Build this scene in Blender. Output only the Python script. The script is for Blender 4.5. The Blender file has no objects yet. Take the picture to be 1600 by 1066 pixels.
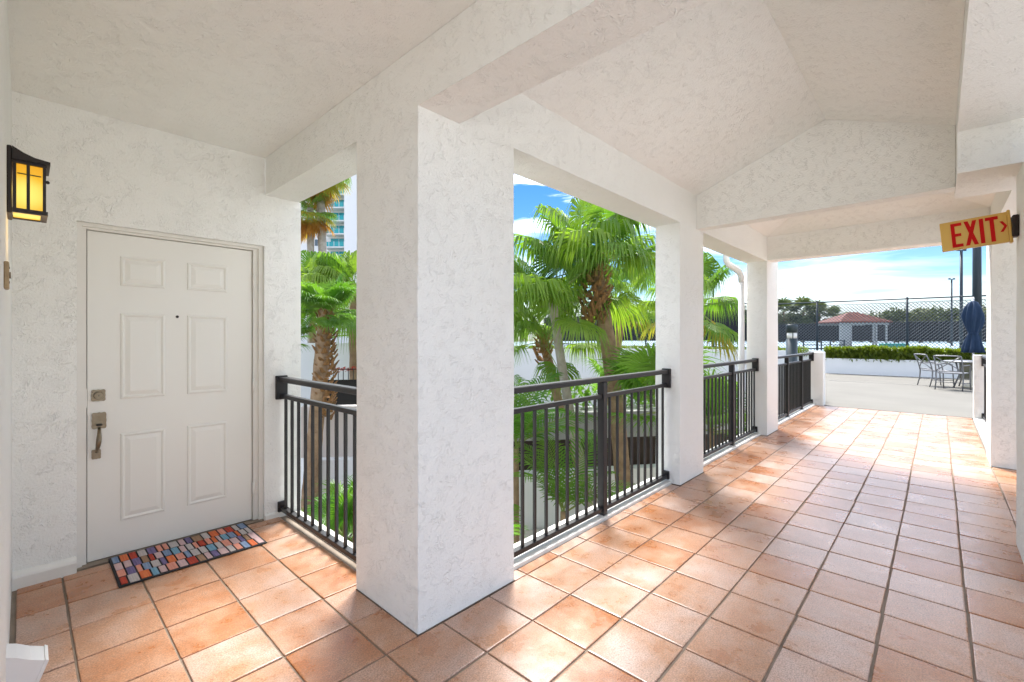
import bpy, bmesh, math, random
from mathutils import Vector, Matrix, Euler
R = math.radians
random.seed(7)
SC = bpy.context.scene
COL = SC.collection

# ------------------------------------------------------------------ camera
cd = bpy.data.cameras.new('camera')
cam = bpy.data.objects.new('camera', cd)
COL.objects.link(cam)
cd.sensor_width = 36.0
cd.lens = 36.0 * 713 / 1600
cd.shift_y = -5.0 / 1600
cd.clip_start = 0.02
cd.clip_end = 2000
cam.location = (0, 0, 1.38)
cam.rotation_euler = (R(90), 0, R(43.07 - 90))
SC.camera = cam

# ------------------------------------------------------------------ sky, sun, exposure
SUN_EL, SUN_AZ = 58.0, 40.0            # azimuth from +X towards +Y
w = bpy.data.worlds.new('World')
SC.world = w
w.use_nodes = True
nt = w.node_tree
for n in list(nt.nodes):
    nt.nodes.remove(n)


def N(nt, typ, **kw):
    n = nt.nodes.new(typ)
    for k, v in kw.items():
        if k.startswith('i_'):
            n.inputs[k[2:].replace('_', ' ')].default_value = v
        else:
            setattr(n, k, v)
    return n


sky = N(nt, 'ShaderNodeTexSky', sky_type='NISHITA', sun_disc=False)
sky.sun_elevation = R(SUN_EL)
sky.sun_rotation = R(90 - SUN_AZ)
sky.air_density = 1.0
sky.dust_density = 0.1
sky.ozone_density = 2.5
tc = N(nt, 'ShaderNodeTexCoord')
sep = N(nt, 'ShaderNodeSeparateXYZ')
nt.links.new(tc.outputs['Generated'], sep.inputs[0])
mp = N(nt, 'ShaderNodeMapping')
mp.inputs['Scale'].default_value = (1.6, 1.1, 9.0)
mp.inputs['Location'].default_value = (3.1, 1.7, 0.4)
mp.inputs['Rotation'].default_value = (R(6), R(-5), R(20))
nt.links.new(tc.outputs['Generated'], mp.inputs[0])
cn = N(nt, 'ShaderNodeTexNoise')
cn.inputs['Scale'].default_value = 2.2
cn.inputs['Detail'].default_value = 7
cn.inputs['Roughness'].default_value = 0.55
cn.inputs['Distortion'].default_value = 0.5
nt.links.new(mp.outputs[0], cn.inputs[0])
cr = N(nt, 'ShaderNodeValToRGB')
cr.color_ramp.elements[0].position = 0.46
cr.color_ramp.elements[1].position = 0.72
nt.links.new(cn.outputs['Fac'], cr.inputs[0])
# whiter towards the horizon, clear blue higher up
hz = N(nt, 'ShaderNodeMapRange', interpolation_type='SMOOTHSTEP')
hz.inputs['From Min'].default_value = 0.03
hz.inputs['From Max'].default_value = 0.095
hz.inputs['To Min'].default_value = 0.92
hz.inputs['To Max'].default_value = 0.0
nt.links.new(sep.outputs['Z'], hz.inputs['Value'])
hi = N(nt, 'ShaderNodeMapRange', interpolation_type='SMOOTHSTEP')
hi.inputs['From Min'].default_value = 0.14
hi.inputs['From Max'].default_value = 0.34
hi.inputs['To Min'].default_value = 0.13
hi.inputs['To Max'].default_value = 0.55
nt.links.new(sep.outputs['Z'], hi.inputs['Value'])
mu = N(nt, 'ShaderNodeMath', operation='MULTIPLY')
nt.links.new(cr.outputs[0], mu.inputs[0])
nt.links.new(hi.outputs[0], mu.inputs[1])
hs = N(nt, 'ShaderNodeHueSaturation')
hs.inputs['Saturation'].default_value = 1.4
hs.inputs['Value'].default_value = 0.092
hs.inputs['Hue'].default_value = 0.51
nt.links.new(sky.outputs[0], hs.inputs['Color'])
mixc = N(nt, 'ShaderNodeMix', data_type='RGBA')
nt.links.new(mu.outputs[0], mixc.inputs[0])
nt.links.new(hs.outputs[0], mixc.inputs[6])
mixc.inputs[7].default_value = (6.3, 6.25, 6.1, 1)
mixh = N(nt, 'ShaderNodeMix', data_type='RGBA')
nt.links.new(hz.outputs[0], mixh.inputs[0])
nt.links.new(mixc.outputs[2], mixh.inputs[6])
mixh.inputs[7].default_value = (0.54, 0.565, 0.60, 1)
bg = N(nt, 'ShaderNodeBackground')
bg.inputs['Strength'].default_value = 0.10
nt.links.new(mixh.outputs[2], bg.inputs[0])
wo = N(nt, 'ShaderNodeOutputWorld')
nt.links.new(bg.outputs[0], wo.inputs[0])

sl = bpy.data.lights.new('sun', 'SUN')
sl.energy = 0.5
sl.angle = R(18.0)
sl.color = (1.0, 0.98, 0.945)
sun = bpy.data.objects.new('sun', sl)
COL.objects.link(sun)
sd = Vector((math.cos(R(SUN_EL)) * math.cos(R(SUN_AZ)), math.cos(R(SUN_EL)) * math.sin(R(SUN_AZ)), math.sin(R(SUN_EL))))
sun.rotation_euler = sd.to_track_quat('Z', 'Y').to_euler()
sun.location = (20, 15, 40)

SC.view_settings.view_transform = 'Standard'
SC.view_settings.look = 'None'
SC.view_settings.gamma = 1.0
SC.view_settings.use_curve_mapping = False
SC.view_settings.exposure = 4.32
try:
    SC.cycles.max_bounces = 14
    SC.cycles.diffuse_bounces = 8
    SC.cycles.transparent_max_bounces = 16
    SC.cycles.sample_clamp_indirect = 6
    SC.cycles.use_denoising = True
except Exception:
    pass


# ------------------------------------------------------------------ materials
def mat(name, col, rough=0.6, metal=0.0, spec=0.5, var=None, bump=None, emit=None, rand=0.0, coat=0.0):
    """var=(scale, amount, colour2): noise mottling; bump=(scale, distance, strength)"""
    m = bpy.data.materials.new(name)
    m.use_nodes = True
    t = m.node_tree
    b = t.nodes['Principled BSDF']
    b.inputs['Base Color'].default_value = (*col, 1)
    b.inputs['Roughness'].default_value = rough
    b.inputs['Metallic'].default_value = metal
    b.inputs['Specular IOR Level'].default_value = spec
    b.inputs['Coat Weight'].default_value = coat
    src = None
    g = N(t, 'ShaderNodeNewGeometry')
    if var:
        n = N(t, 'ShaderNodeTexNoise')
        n.inputs['Scale'].default_value = var[0]
        n.inputs['Detail'].default_value = 6
        t.links.new(g.outputs['Position'], n.inputs[0])
        r = N(t, 'ShaderNodeMapRange')
        r.inputs['From Min'].default_value = 0.3
        r.inputs['From Max'].default_value = 0.7
        r.inputs['To Max'].default_value = var[1]
        t.links.new(n.outputs['Fac'], r.inputs[0])
        mm = N(t, 'ShaderNodeMix', data_type='RGBA')
        mm.inputs[6].default_value = (*col, 1)
        mm.inputs[7].default_value = (*var[2], 1)
        t.links.new(r.outputs[0], mm.inputs[0])
        src = mm.outputs[2]
    if rand:
        oi = N(t, 'ShaderNodeObjectInfo')
        r = N(t, 'ShaderNodeMapRange')
        r.inputs['To Min'].default_value = 1 - rand
        r.inputs['To Max'].default_value = 1 + rand
        t.links.new(oi.outputs['Random'], r.inputs[0])
        h = N(t, 'ShaderNodeHueSaturation')
        t.links.new(r.outputs[0], h.inputs['Value'])
        if src:
            t.links.new(src, h.inputs['Color'])
        else:
            h.inputs['Color'].default_value = (*col, 1)
        src = h.outputs[0]
    if src:
        t.links.new(src, b.inputs['Base Color'])
    if bump:
        n = N(t, 'ShaderNodeTexNoise')
        n.inputs['Scale'].default_value = bump[0]
        n.inputs['Detail'].default_value = 4
        t.links.new(g.outputs['Position'], n.inputs[0])
        bp = N(t, 'ShaderNodeBump')
        bp.inputs['Distance'].default_value = bump[1]
        bp.inputs['Strength'].default_value = bump[2]
        t.links.new(n.outputs['Fac'], bp.inputs['Height'])
        t.links.new(bp.outputs[0], b.inputs['Normal'])
    if emit:
        b.inputs['Emission Color'].default_value = (*emit[:3], 1)
        b.inputs['Emission Strength'].default_value = emit[3]
    return m


def stucco(name, col, strength=0.62):
    m = bpy.data.materials.new(name)
    m.use_nodes = True
    t = m.node_tree
    b = t.nodes['Principled BSDF']
    b.inputs['Roughness'].default_value = 0.75
    b.inputs['Specular IOR Level'].default_value = 0.25
    g = N(t, 'ShaderNodeNewGeometry')
    # knock-down ridges: thin contour lines of a distorted noise, in patches
    n1 = N(t, 'ShaderNodeTexNoise')
    n1.inputs['Scale'].default_value = 24
    n1.inputs['Detail'].default_value = 3
    n1.inputs['Distortion'].default_value = 1.2
    t.links.new(g.outputs['Position'], n1.inputs[0])
    a = N(t, 'ShaderNodeMath', operation='SUBTRACT')
    a.inputs[1].default_value = 0.5
    t.links.new(n1.outputs['Fac'], a.inputs[0])
    ab = N(t, 'ShaderNodeMath', operation='ABSOLUTE')
    t.links.new(a.outputs[0], ab.inputs[0])
    rg = N(t, 'ShaderNodeMapRange', interpolation_type='SMOOTHSTEP')
    rg.inputs['From Min'].default_value = 0.0
    rg.inputs['From Max'].default_value = 0.05
    rg.inputs['To Min'].default_value = 1.0
    rg.inputs['To Max'].default_value = 0.0
    t.links.new(ab.outputs[0], rg.inputs[0])
    n2 = N(t, 'ShaderNodeTexNoise')
    n2.inputs['Scale'].default_value = 17
    n2.inputs['Detail'].default_value = 3
    t.links.new(g.outputs['Position'], n2.inputs[0])
    pm = N(t, 'ShaderNodeMapRange', interpolation_type='SMOOTHSTEP')
    pm.inputs['From Min'].default_value = 0.44
    pm.inputs['From Max'].default_value = 0.60
    t.links.new(n2.outputs['Fac'], pm.inputs[0])
    mu = N(t, 'ShaderNodeMath', operation='MULTIPLY')
    t.links.new(rg.outputs[0], mu.inputs[0])
    t.links.new(pm.outputs[0], mu.inputs[1])
    n3 = N(t, 'ShaderNodeTexNoise')
    n3.inputs['Scale'].default_value = 90
    n3.inputs['Detail'].default_value = 5
    n3.inputs['Roughness'].default_value = 0.65
    t.links.new(g.outputs['Position'], n3.inputs[0])
    n4 = N(t, 'ShaderNodeTexNoise')
    n4.inputs['Scale'].default_value = 9
    n4.inputs['Detail'].default_value = 2
    t.links.new(g.outputs['Position'], n4.inputs[0])
    s1 = N(t, 'ShaderNodeMath', operation='MULTIPLY_ADD')
    t.links.new(n3.outputs['Fac'], s1.inputs[0])
    s1.inputs[1].default_value = 1.5
    t.links.new(mu.outputs[0], s1.inputs[2])
    s2 = N(t, 'ShaderNodeMath', operation='MULTIPLY_ADD')
    t.links.new(n4.outputs['Fac'], s2.inputs[0])
    s2.inputs[1].default_value = 0.2
    t.links.new(s1.outputs[0], s2.inputs[2])
    bp = N(t, 'ShaderNodeBump')
    bp.inputs['Distance'].default_value = 0.006
    bp.inputs['Strength'].default_value = strength
    t.links.new(s2.outputs[0], bp.inputs['Height'])
    t.links.new(bp.outputs[0], b.inputs['Normal'])
    # faint grime tone
    n5 = N(t, 'ShaderNodeTexNoise')
    n5.inputs['Scale'].default_value = 1.7
    n5.inputs['Detail'].default_value = 7
    t.links.new(g.outputs['Position'], n5.inputs[0])
    r5 = N(t, 'ShaderNodeMapRange')
    r5.inputs['From Min'].default_value = 0.35
    r5.inputs['From Max'].default_value = 0.75
    r5.inputs['To Max'].default_value = 0.6
    t.links.new(n5.outputs['Fac'], r5.inputs[0])
    mm = N(t, 'ShaderNodeMix', data_type='RGBA')
    mm.inputs[6].default_value = (*col, 1)
    mm.inputs[7].default_value = (col[0] * 0.95, col[1] * 0.945, col[2] * 0.93, 1)
    t.links.new(r5.outputs[0], mm.inputs[0])
    t.links.new(mm.outputs[2], b.inputs['Base Color'])
    return m


def tile_material():
    m = bpy.data.materials.new('terracotta')
    m.use_nodes = True
    t = m.node_tree
    b = t.nodes['Principled BSDF']
    g = N(t, 'ShaderNodeNewGeometry')
    oi = N(t, 'ShaderNodeObjectInfo')
    off = N(t, 'ShaderNodeVectorMath', operation='SCALE')
    cx = N(t, 'ShaderNodeCombineXYZ')
    t.links.new(oi.outputs['Random'], cx.inputs[0])
    t.links.new(oi.outputs['Random'], cx.inputs[1])
    t.links.new(cx.outputs[0], off.inputs[0])
    off.inputs['Scale'].default_value = 37.0
    ad = N(t, 'ShaderNodeVectorMath', operation='ADD')
    t.links.new(g.outputs['Position'], ad.inputs[0])
    t.links.new(off.outputs[0], ad.inputs[1])
    # cloudy flashing of the glaze
    n1 = N(t, 'ShaderNodeTexNoise')
    n1.inputs['Scale'].default_value = 4.2
    n1.inputs['Detail'].default_value = 4
    n1.inputs['Roughness'].default_value = 0.6
    t.links.new(ad.outputs[0], n1.inputs[0])
    rs = N(t, 'ShaderNodeMapRange')
    rs.inputs['To Min'].default_value = -0.16
    rs.inputs['To Max'].default_value = 0.17
    t.links.new(oi.outputs['Random'], rs.inputs[0])
    sm = N(t, 'ShaderNodeMath', operation='ADD')
    t.links.new(n1.outputs['Fac'], sm.inputs[0])
    t.links.new(rs.outputs[0], sm.inputs[1])
    cr = N(t, 'ShaderNodeValToRGB')
    e = cr.color_ramp.elements
    e[0].position = 0.27
    e[0].color = (0.40, 0.145, 0.045, 1)
    e[1].position = 0.78
    e[1].color = (0.54, 0.375, 0.295, 1)
    k = e.new(0.5)
    k.color = (0.48, 0.255, 0.145, 1)
    t.links.new(sm.outputs[0], cr.inputs[0])
    # fine speckle
    n2 = N(t, 'ShaderNodeTexNoise')
    n2.inputs['Scale'].default_value = 150
    n2.inputs['Detail'].default_value = 3
    n2.inputs['Roughness'].default_value = 0.7
    t.links.new(ad.outputs[0], n2.inputs[0])
    sp = N(t, 'ShaderNodeMapRange')
    sp.inputs['From Min'].default_value = 0.36
    sp.inputs['From Max'].default_value = 0.64
    sp.inputs['To Min'].default_value = 0.62
    sp.inputs['To Max'].default_value = 1.22
    t.links.new(n2.outputs['Fac'], sp.inputs[0])
    hv = N(t, 'ShaderNodeHueSaturation')
    t.links.new(sp.outputs[0], hv.inputs['Value'])
    t.links.new(cr.outputs[0], hv.inputs['Color'])
    # occasional dark worn marks
    n6 = N(t, 'ShaderNodeTexNoise')
    n6.inputs['Scale'].default_value = 55
    n6.inputs['Detail'].default_value = 2
    n6.inputs['Distortion'].default_value = 2.0
    t.links.new(ad.outputs[0], n6.inputs[0])
    r6 = N(t, 'ShaderNodeMapRange')
    r6.inputs['From Min'].default_value = 0.60
    r6.inputs['From Max'].default_value = 0.72
    r6.inputs['To Max'].default_value = 0.5
    t.links.new(n6.outputs['Fac'], r6.inputs[0])
    dm = N(t, 'ShaderNodeMix', data_type='RGBA')
    t.links.new(r6.outputs[0], dm.inputs[0])
    t.links.new(hv.outputs[0], dm.inputs[6])
    dm.inputs[7].default_value = (0.16, 0.085, 0.05, 1)
    t.links.new(dm.outputs[2], b.inputs['Base Color'])
    # gloss with worn patches
    rr = N(t, 'ShaderNodeMapRange')
    rr.inputs['From Min'].default_value = 0.3
    rr.inputs['From Max'].default_value = 0.7
    rr.inputs['To Min'].default_value = 0.23
    rr.inputs['To Max'].default_value = 0.40
    t.links.new(n1.outputs['Fac'], rr.inputs[0])
    t.links.new(rr.outputs[0], b.inputs['Roughness'])
    b.inputs['Specular IOR Level'].default_value = 0.8
    n3 = N(t, 'ShaderNodeTexNoise')
    n3.inputs['Scale'].default_value = 12
    n3.inputs['Detail'].default_value = 2
    t.links.new(ad.outputs[0], n3.inputs[0])
    s = N(t, 'ShaderNodeMath', operation='MULTIPLY_ADD')
    s.inputs[1].default_value = 0.18
    t.links.new(n2.outputs['Fac'], s.inputs[0])
    t.links.new(n3.outputs['Fac'], s.inputs[2])
    bp = N(t, 'ShaderNodeBump')
    bp.inputs['Distance'].default_value = 0.003
    bp.inputs['Strength'].default_value = 0.5
    t.links.new(s.outputs[0], bp.inputs['Height'])
    t.links.new(bp.outputs[0], b.inputs['Normal'])
    return m


def leaf_material(name, col, col2, trans=0.35, rough=0.42):
    m = bpy.data.materials.new(name)
    m.use_nodes = True
    t = m.node_tree
    b = t.nodes['Principled BSDF']
    oi = N(t, 'ShaderNodeObjectInfo')
    g = N(t, 'ShaderNodeNewGeometry')
    n = N(t, 'ShaderNodeTexNoise')
    n.inputs['Scale'].default_value = 5
    n.inputs['Detail'].default_value = 3
    t.links.new(g.outputs['Position'], n.inputs[0])
    s = N(t, 'ShaderNodeMath', operation='MULTIPLY_ADD')
    t.links.new(oi.outputs['Random'], s.inputs[0])
    s.inputs[1].default_value = 0.6
    t.links.new(n.outputs['Fac'], s.inputs[2])
    s2 = N(t, 'ShaderNodeMapRange')
    s2.inputs['From Min'].default_value = 0.35
    s2.inputs['From Max'].default_value = 1.25
    t.links.new(s.outputs[0], s2.inputs[0])
    mm = N(t, 'ShaderNodeMix', data_type='RGBA')
    mm.inputs[6].default_value = (*col, 1)
    mm.inputs[7].default_value = (*col2, 1)
    t.links.new(s2.outputs[0], mm.inputs[0])
    t.links.new(mm.outputs[2], b.inputs['Base Color'])
    b.inputs['Roughness'].default_value = rough
    b.inputs['Specular IOR Level'].default_value = 0.4
    tr = N(t, 'ShaderNodeBsdfTranslucent')
    hv = N(t, 'ShaderNodeHueSaturation')
    hv.inputs['Value'].default_value = 1.5
    hv.inputs['Saturation'].default_value = 1.1
    t.links.new(mm.outputs[2], hv.inputs['Color'])
    t.links.new(hv.outputs[0], tr.inputs[0])
    ms = N(t, 'ShaderNodeMixShader')
    ms.inputs[0].default_value = trans
    t.links.new(b.outputs[0], ms.inputs[1])
    t.links.new(tr.outputs[0], ms.inputs[2])
    t.links.new(ms.outputs[0], t.nodes['Material Output'].inputs[0])
    return m


M = {}
M['stucco'] = stucco('white_stucco', (0.86, 0.868, 0.835))
M['ceil'] = stucco('ceiling_stucco', (0.87, 0.88, 0.85), 0.6)
M['wallpaint'] = mat('garden_wall_paint', (0.82, 0.83, 0.83), 0.7, var=(1.2, 0.5, (0.75, 0.765, 0.765)), bump=(30, 0.003, 0.4))
M['trim'] = mat('trim_paint', (0.76, 0.75, 0.70), 0.5, var=(4, 0.5, (0.70, 0.69, 0.635)), bump=(25, 0.002, 0.3))
M['door'] = mat('door_paint', (0.79, 0.785, 0.735), 0.38, var=(2.2, 0.4, (0.76, 0.755, 0.70)), bump=(18, 0.001, 0.15))
M['tile'] = tile_material()
M['grout'] = mat('grout', (0.20, 0.155, 0.115), 0.9, var=(9, 0.9, (0.30, 0.245, 0.19)), bump=(120, 0.002, 0.6))
M['grout_dark'] = mat('dark_grout', (0.12, 0.085, 0.06), 0.95)
M['rail'] = mat('rail_bronze', (0.014, 0.0135, 0.015), 0.45, 0.1, var=(14, 0.5, (0.022, 0.020, 0.020)))
M['iron'] = mat('dark_bronze', (0.03, 0.022, 0.018), 0.45, 0.4)
M['nickel'] = mat('aged_nickel', (0.26, 0.215, 0.15), 0.36, 0.85, var=(40, 0.6, (0.17, 0.125, 0.075)))
M['black'] = mat('black_rubber', (0.012, 0.012, 0.013), 0.8)
M['dark'] = mat('dark_gap', (0.02, 0.018, 0.016), 0.9)
M['amber'] = mat('amber_glass', (0.30, 0.11, 0.008), 0.3, emit=(1.0, 0.42, 0.012, 0.04))
_t = M['amber'].node_tree
_g = N(_t, 'ShaderNodeNewGeometry')
_d = N(_t, 'ShaderNodeVectorMath', operation='DISTANCE')
_d.inputs[1].default_value = (0.004, 2.735, 1.955)
_t.links.new(_g.outputs['Position'], _d.inputs[0])
_r = N(_t, 'ShaderNodeValToRGB')
_r.color_ramp.elements[0].position = 0.075
_r.color_ramp.elements[0].color = (1.25, 1.1, 0.22, 1)
_r.color_ramp.elements[1].position = 0.19
_r.color_ramp.elements[1].color = (0.72, 0.20, 0.004, 1)
_e = _r.color_ramp.elements.new(0.105)
_e.color = (1.0, 0.58, 0.01, 1)
_t.links.new(_d.outputs['Value'], _r.inputs[0])
_t.links.new(_r.outputs[0], _t.nodes['Principled BSDF'].inputs['Emission Color'])
M['bulb'] = mat('lamp_glow', (1, 0.8, 0.3), 0.3, emit=(1.0, 0.72, 0.16, 0.8))
M['plate'] = mat('bell_plate', (0.42, 0.30, 0.16), 0.5, var=(30, 0.8, (0.28, 0.18, 0.08)))
M['signy'] = mat('sign_yellow', (0.68, 0.42, 0.085), 0.35, var=(7, 0.5, (0.60, 0.36, 0.06)))
M['signr'] = mat('sign_red', (0.55, 0.008, 0.008), 0.7, spec=0.15)
M['patio'] = mat('patio_concrete', (0.162, 0.152, 0.128), 0.85, var=(0.9, 0.8, (0.13, 0.12, 0.10)), bump=(40, 0.003, 0.4))
M['ground'] = mat('garden_soil', (0.16, 0.13, 0.10), 0.95, var=(3, 0.9, (0.09, 0.10, 0.05)), bump=(14, 0.03, 0.7))
M['court'] = mat('court_paint', (0.24, 0.32, 0.37), 0.8, var=(0.4, 0.6, (0.20, 0.28, 0.33)))
M['teal'] = mat('teal_canvas', (0.005, 0.20, 0.17), 0.6)
M['navy'] = mat('navy_canvas', (0.006, 0.024, 0.06), 0.85, var=(9, 0.7, (0.01, 0.034, 0.08)), bump=(40, 0.003, 0.4))
M['alu'] = mat('grey_metal', (0.20, 0.20, 0.205), 0.42, 0.5)
M['sling'] = mat('grey_sling', (0.16, 0.165, 0.18), 0.8)
M['pole'] = mat('pole_green_black', (0.012, 0.022, 0.032), 0.5)
M['bollard'] = mat('bollard_green', (0.018, 0.033, 0.04), 0.4)
M['lens'] = mat('bollard_lens', (0.75, 0.75, 0.72), 0.15, spec=0.8)
M['wire'] = mat('fence_wire', (0.03, 0.045, 0.055), 0.5, 0.2)
M['white'] = mat('white_paint', (0.80, 0.80, 0.79), 0.45)
M['roof'] = mat('roof_tiles', (0.13, 0.026, 0.014), 0.8, var=(3, 0.8, (0.09, 0.02, 0.012)), bump=(8, 0.05, 0.6))
M['trunk'] = mat('palm_bark', (0.40, 0.27, 0.16), 0.9, var=(7, 0.9, (0.22, 0.14, 0.08)), bump=(18, 0.03, 1.0))
M['trunk_pale'] = mat('pale_bark', (0.46, 0.41, 0.34), 0.9, var=(6, 0.9, (0.28, 0.24, 0.19)), bump=(16, 0.03, 1.0))
M['boot'] = mat('leaf_boots', (0.34, 0.17, 0.06), 0.9, var=(14, 1.0, (0.15, 0.08, 0.03)), bump=(40, 0.02, 0.8))
M['petiole'] = mat('petiole', (0.20, 0.26, 0.05), 0.5)
M['leaf'] = leaf_material('palm_leaf', (0.10, 0.22, 0.028), (0.25, 0.35, 0.05), 0.45)
M['leaf_dark'] = leaf_material('palm_leaf_deep', (0.07, 0.19, 0.025), (0.18, 0.31, 0.045), 0.42)
M['leaf_yel'] = leaf_material('palm_leaf_yellow', (0.42, 0.27, 0.05), (0.30, 0.30, 0.045), 0.55)
M['leaf_dead'] = leaf_material('dead_frond', (0.50, 0.27, 0.07), (0.36, 0.18, 0.05), 0.5, 0.8)
M['hedge'] = leaf_material('hedge_leaf', (0.075, 0.14, 0.014), (0.17, 0.20, 0.025), 0.35)
M['tree'] = leaf_material('far_leaf', (0.06, 0.09, 0.025), (0.12, 0.125, 0.045), 0.25, 0.7)
M['red'] = leaf_material('red_flower', (0.45, 0.03, 0.02), (0.30, 0.02, 0.02), 0.3)
M['timber'] = mat('dark_timber', (0.035, 0.022, 0.016), 0.85, var=(5, 0.9, (0.06, 0.04, 0.03)), bump=(20, 0.01, 0.6))
M['greycon'] = mat('grey_concrete', (0.36, 0.36, 0.35), 0.85, var=(3, 0.7, (0.28, 0.28, 0.27)))
M['bldg'] = mat('tower_paint', (0.9, 0.89, 0.89), 0.7)
M['bldg2'] = mat('dulled_white', (0.34, 0.335, 0.32), 0.8)  # white turned down to one even grey, for the gazebo
M['tealglass'] = mat('teal_glass', (0.03, 0.38, 0.40), 0.12, spec=0.7)
M['darkglass'] = mat('dark_glass', (0.07, 0.10, 0.12), 0.08, spec=0.8)
M['gravel'] = mat('gravel', (0.30, 0.28, 0.26), 0.9, var=(60, 1.0, (0.12, 0.11, 0.10)), bump=(60, 0.02, 1.0))
M['paleground'] = mat('path_bounce_paving', (0.60, 0.55, 0.50), 0.9, var=(1.5, 0.7, (0.52, 0.47, 0.43)))


def screen_material():
    m = mat('windscreen_cloth', (0.026, 0.025, 0.029), 0.9)
    t = m.node_tree
    tr = N(t, 'ShaderNodeBsdfTransparent')
    ms = N(t, 'ShaderNodeMixShader')
    ms.inputs[0].default_value = 0.14
    t.links.new(t.nodes['Principled BSDF'].outputs[0], ms.inputs[1])
    t.links.new(tr.outputs[0], ms.inputs[2])
    t.links.new(ms.outputs[0], t.nodes['Material Output'].inputs[0])
    return m


M['screen'] = screen_material()


def cloth_stripe(name, c, c2):
    m = mat(name, c, 0.9)
    t = m.node_tree
    b = t.nodes['Principled BSDF']
    g = N(t, 'ShaderNodeNewGeometry')
    mp = N(t, 'ShaderNodeMapping')
    mp.inputs['Scale'].default_value = (1, 0.04, 1)
    t.links.new(g.outputs['Position'], mp.inputs[0])
    n = N(t, 'ShaderNodeTexNoise')
    n.inputs['Scale'].default_value = 160
    n.inputs['Detail'].default_value = 2
    t.links.new(mp.outputs[0], n.inputs[0])
    r = N(t, 'ShaderNodeMapRange')
    r.inputs['From Min'].default_value = 0.38
    r.inputs['From Max'].default_value = 0.62
    t.links.new(n.outputs['Fac'], r.inputs[0])
    mm = N(t, 'ShaderNodeMix', data_type='RGBA')
    mm.inputs[6].default_value = (*c, 1)
    mm.inputs[7].default_value = (*c2, 1)
    t.links.new(r.outputs[0], mm.inputs[0])
    t.links.new(mm.outputs[2], b.inputs['Base Color'])
    return m


MATC = [cloth_stripe('mat_blue', (0.13, 0.20, 0.33), (0.22, 0.29, 0.40)),
        cloth_stripe('mat_red', (0.46, 0.05, 0.02), (0.30, 0.03, 0.015)),
        cloth_stripe('mat_orange', (0.62, 0.17, 0.05), (0.55, 0.10, 0.03)),
        cloth_stripe('mat_coral', (0.66, 0.30, 0.22), (0.60, 0.22, 0.15)),
        cloth_stripe('mat_pink', (0.55, 0.38, 0.36), (0.48, 0.33, 0.33)),
        cloth_stripe('mat_grey', (0.47, 0.42, 0.39), (0.40, 0.36, 0.35)),
        cloth_stripe('mat_purple', (0.11, 0.085, 0.19), (0.17, 0.13, 0.26)),
        cloth_stripe('mat_tan', (0.31, 0.19, 0.11), (0.25, 0.15, 0.09)),
        cloth_stripe('mat_sky', (0.12, 0.28, 0.39), (0.2, 0.36, 0.46))]


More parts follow.
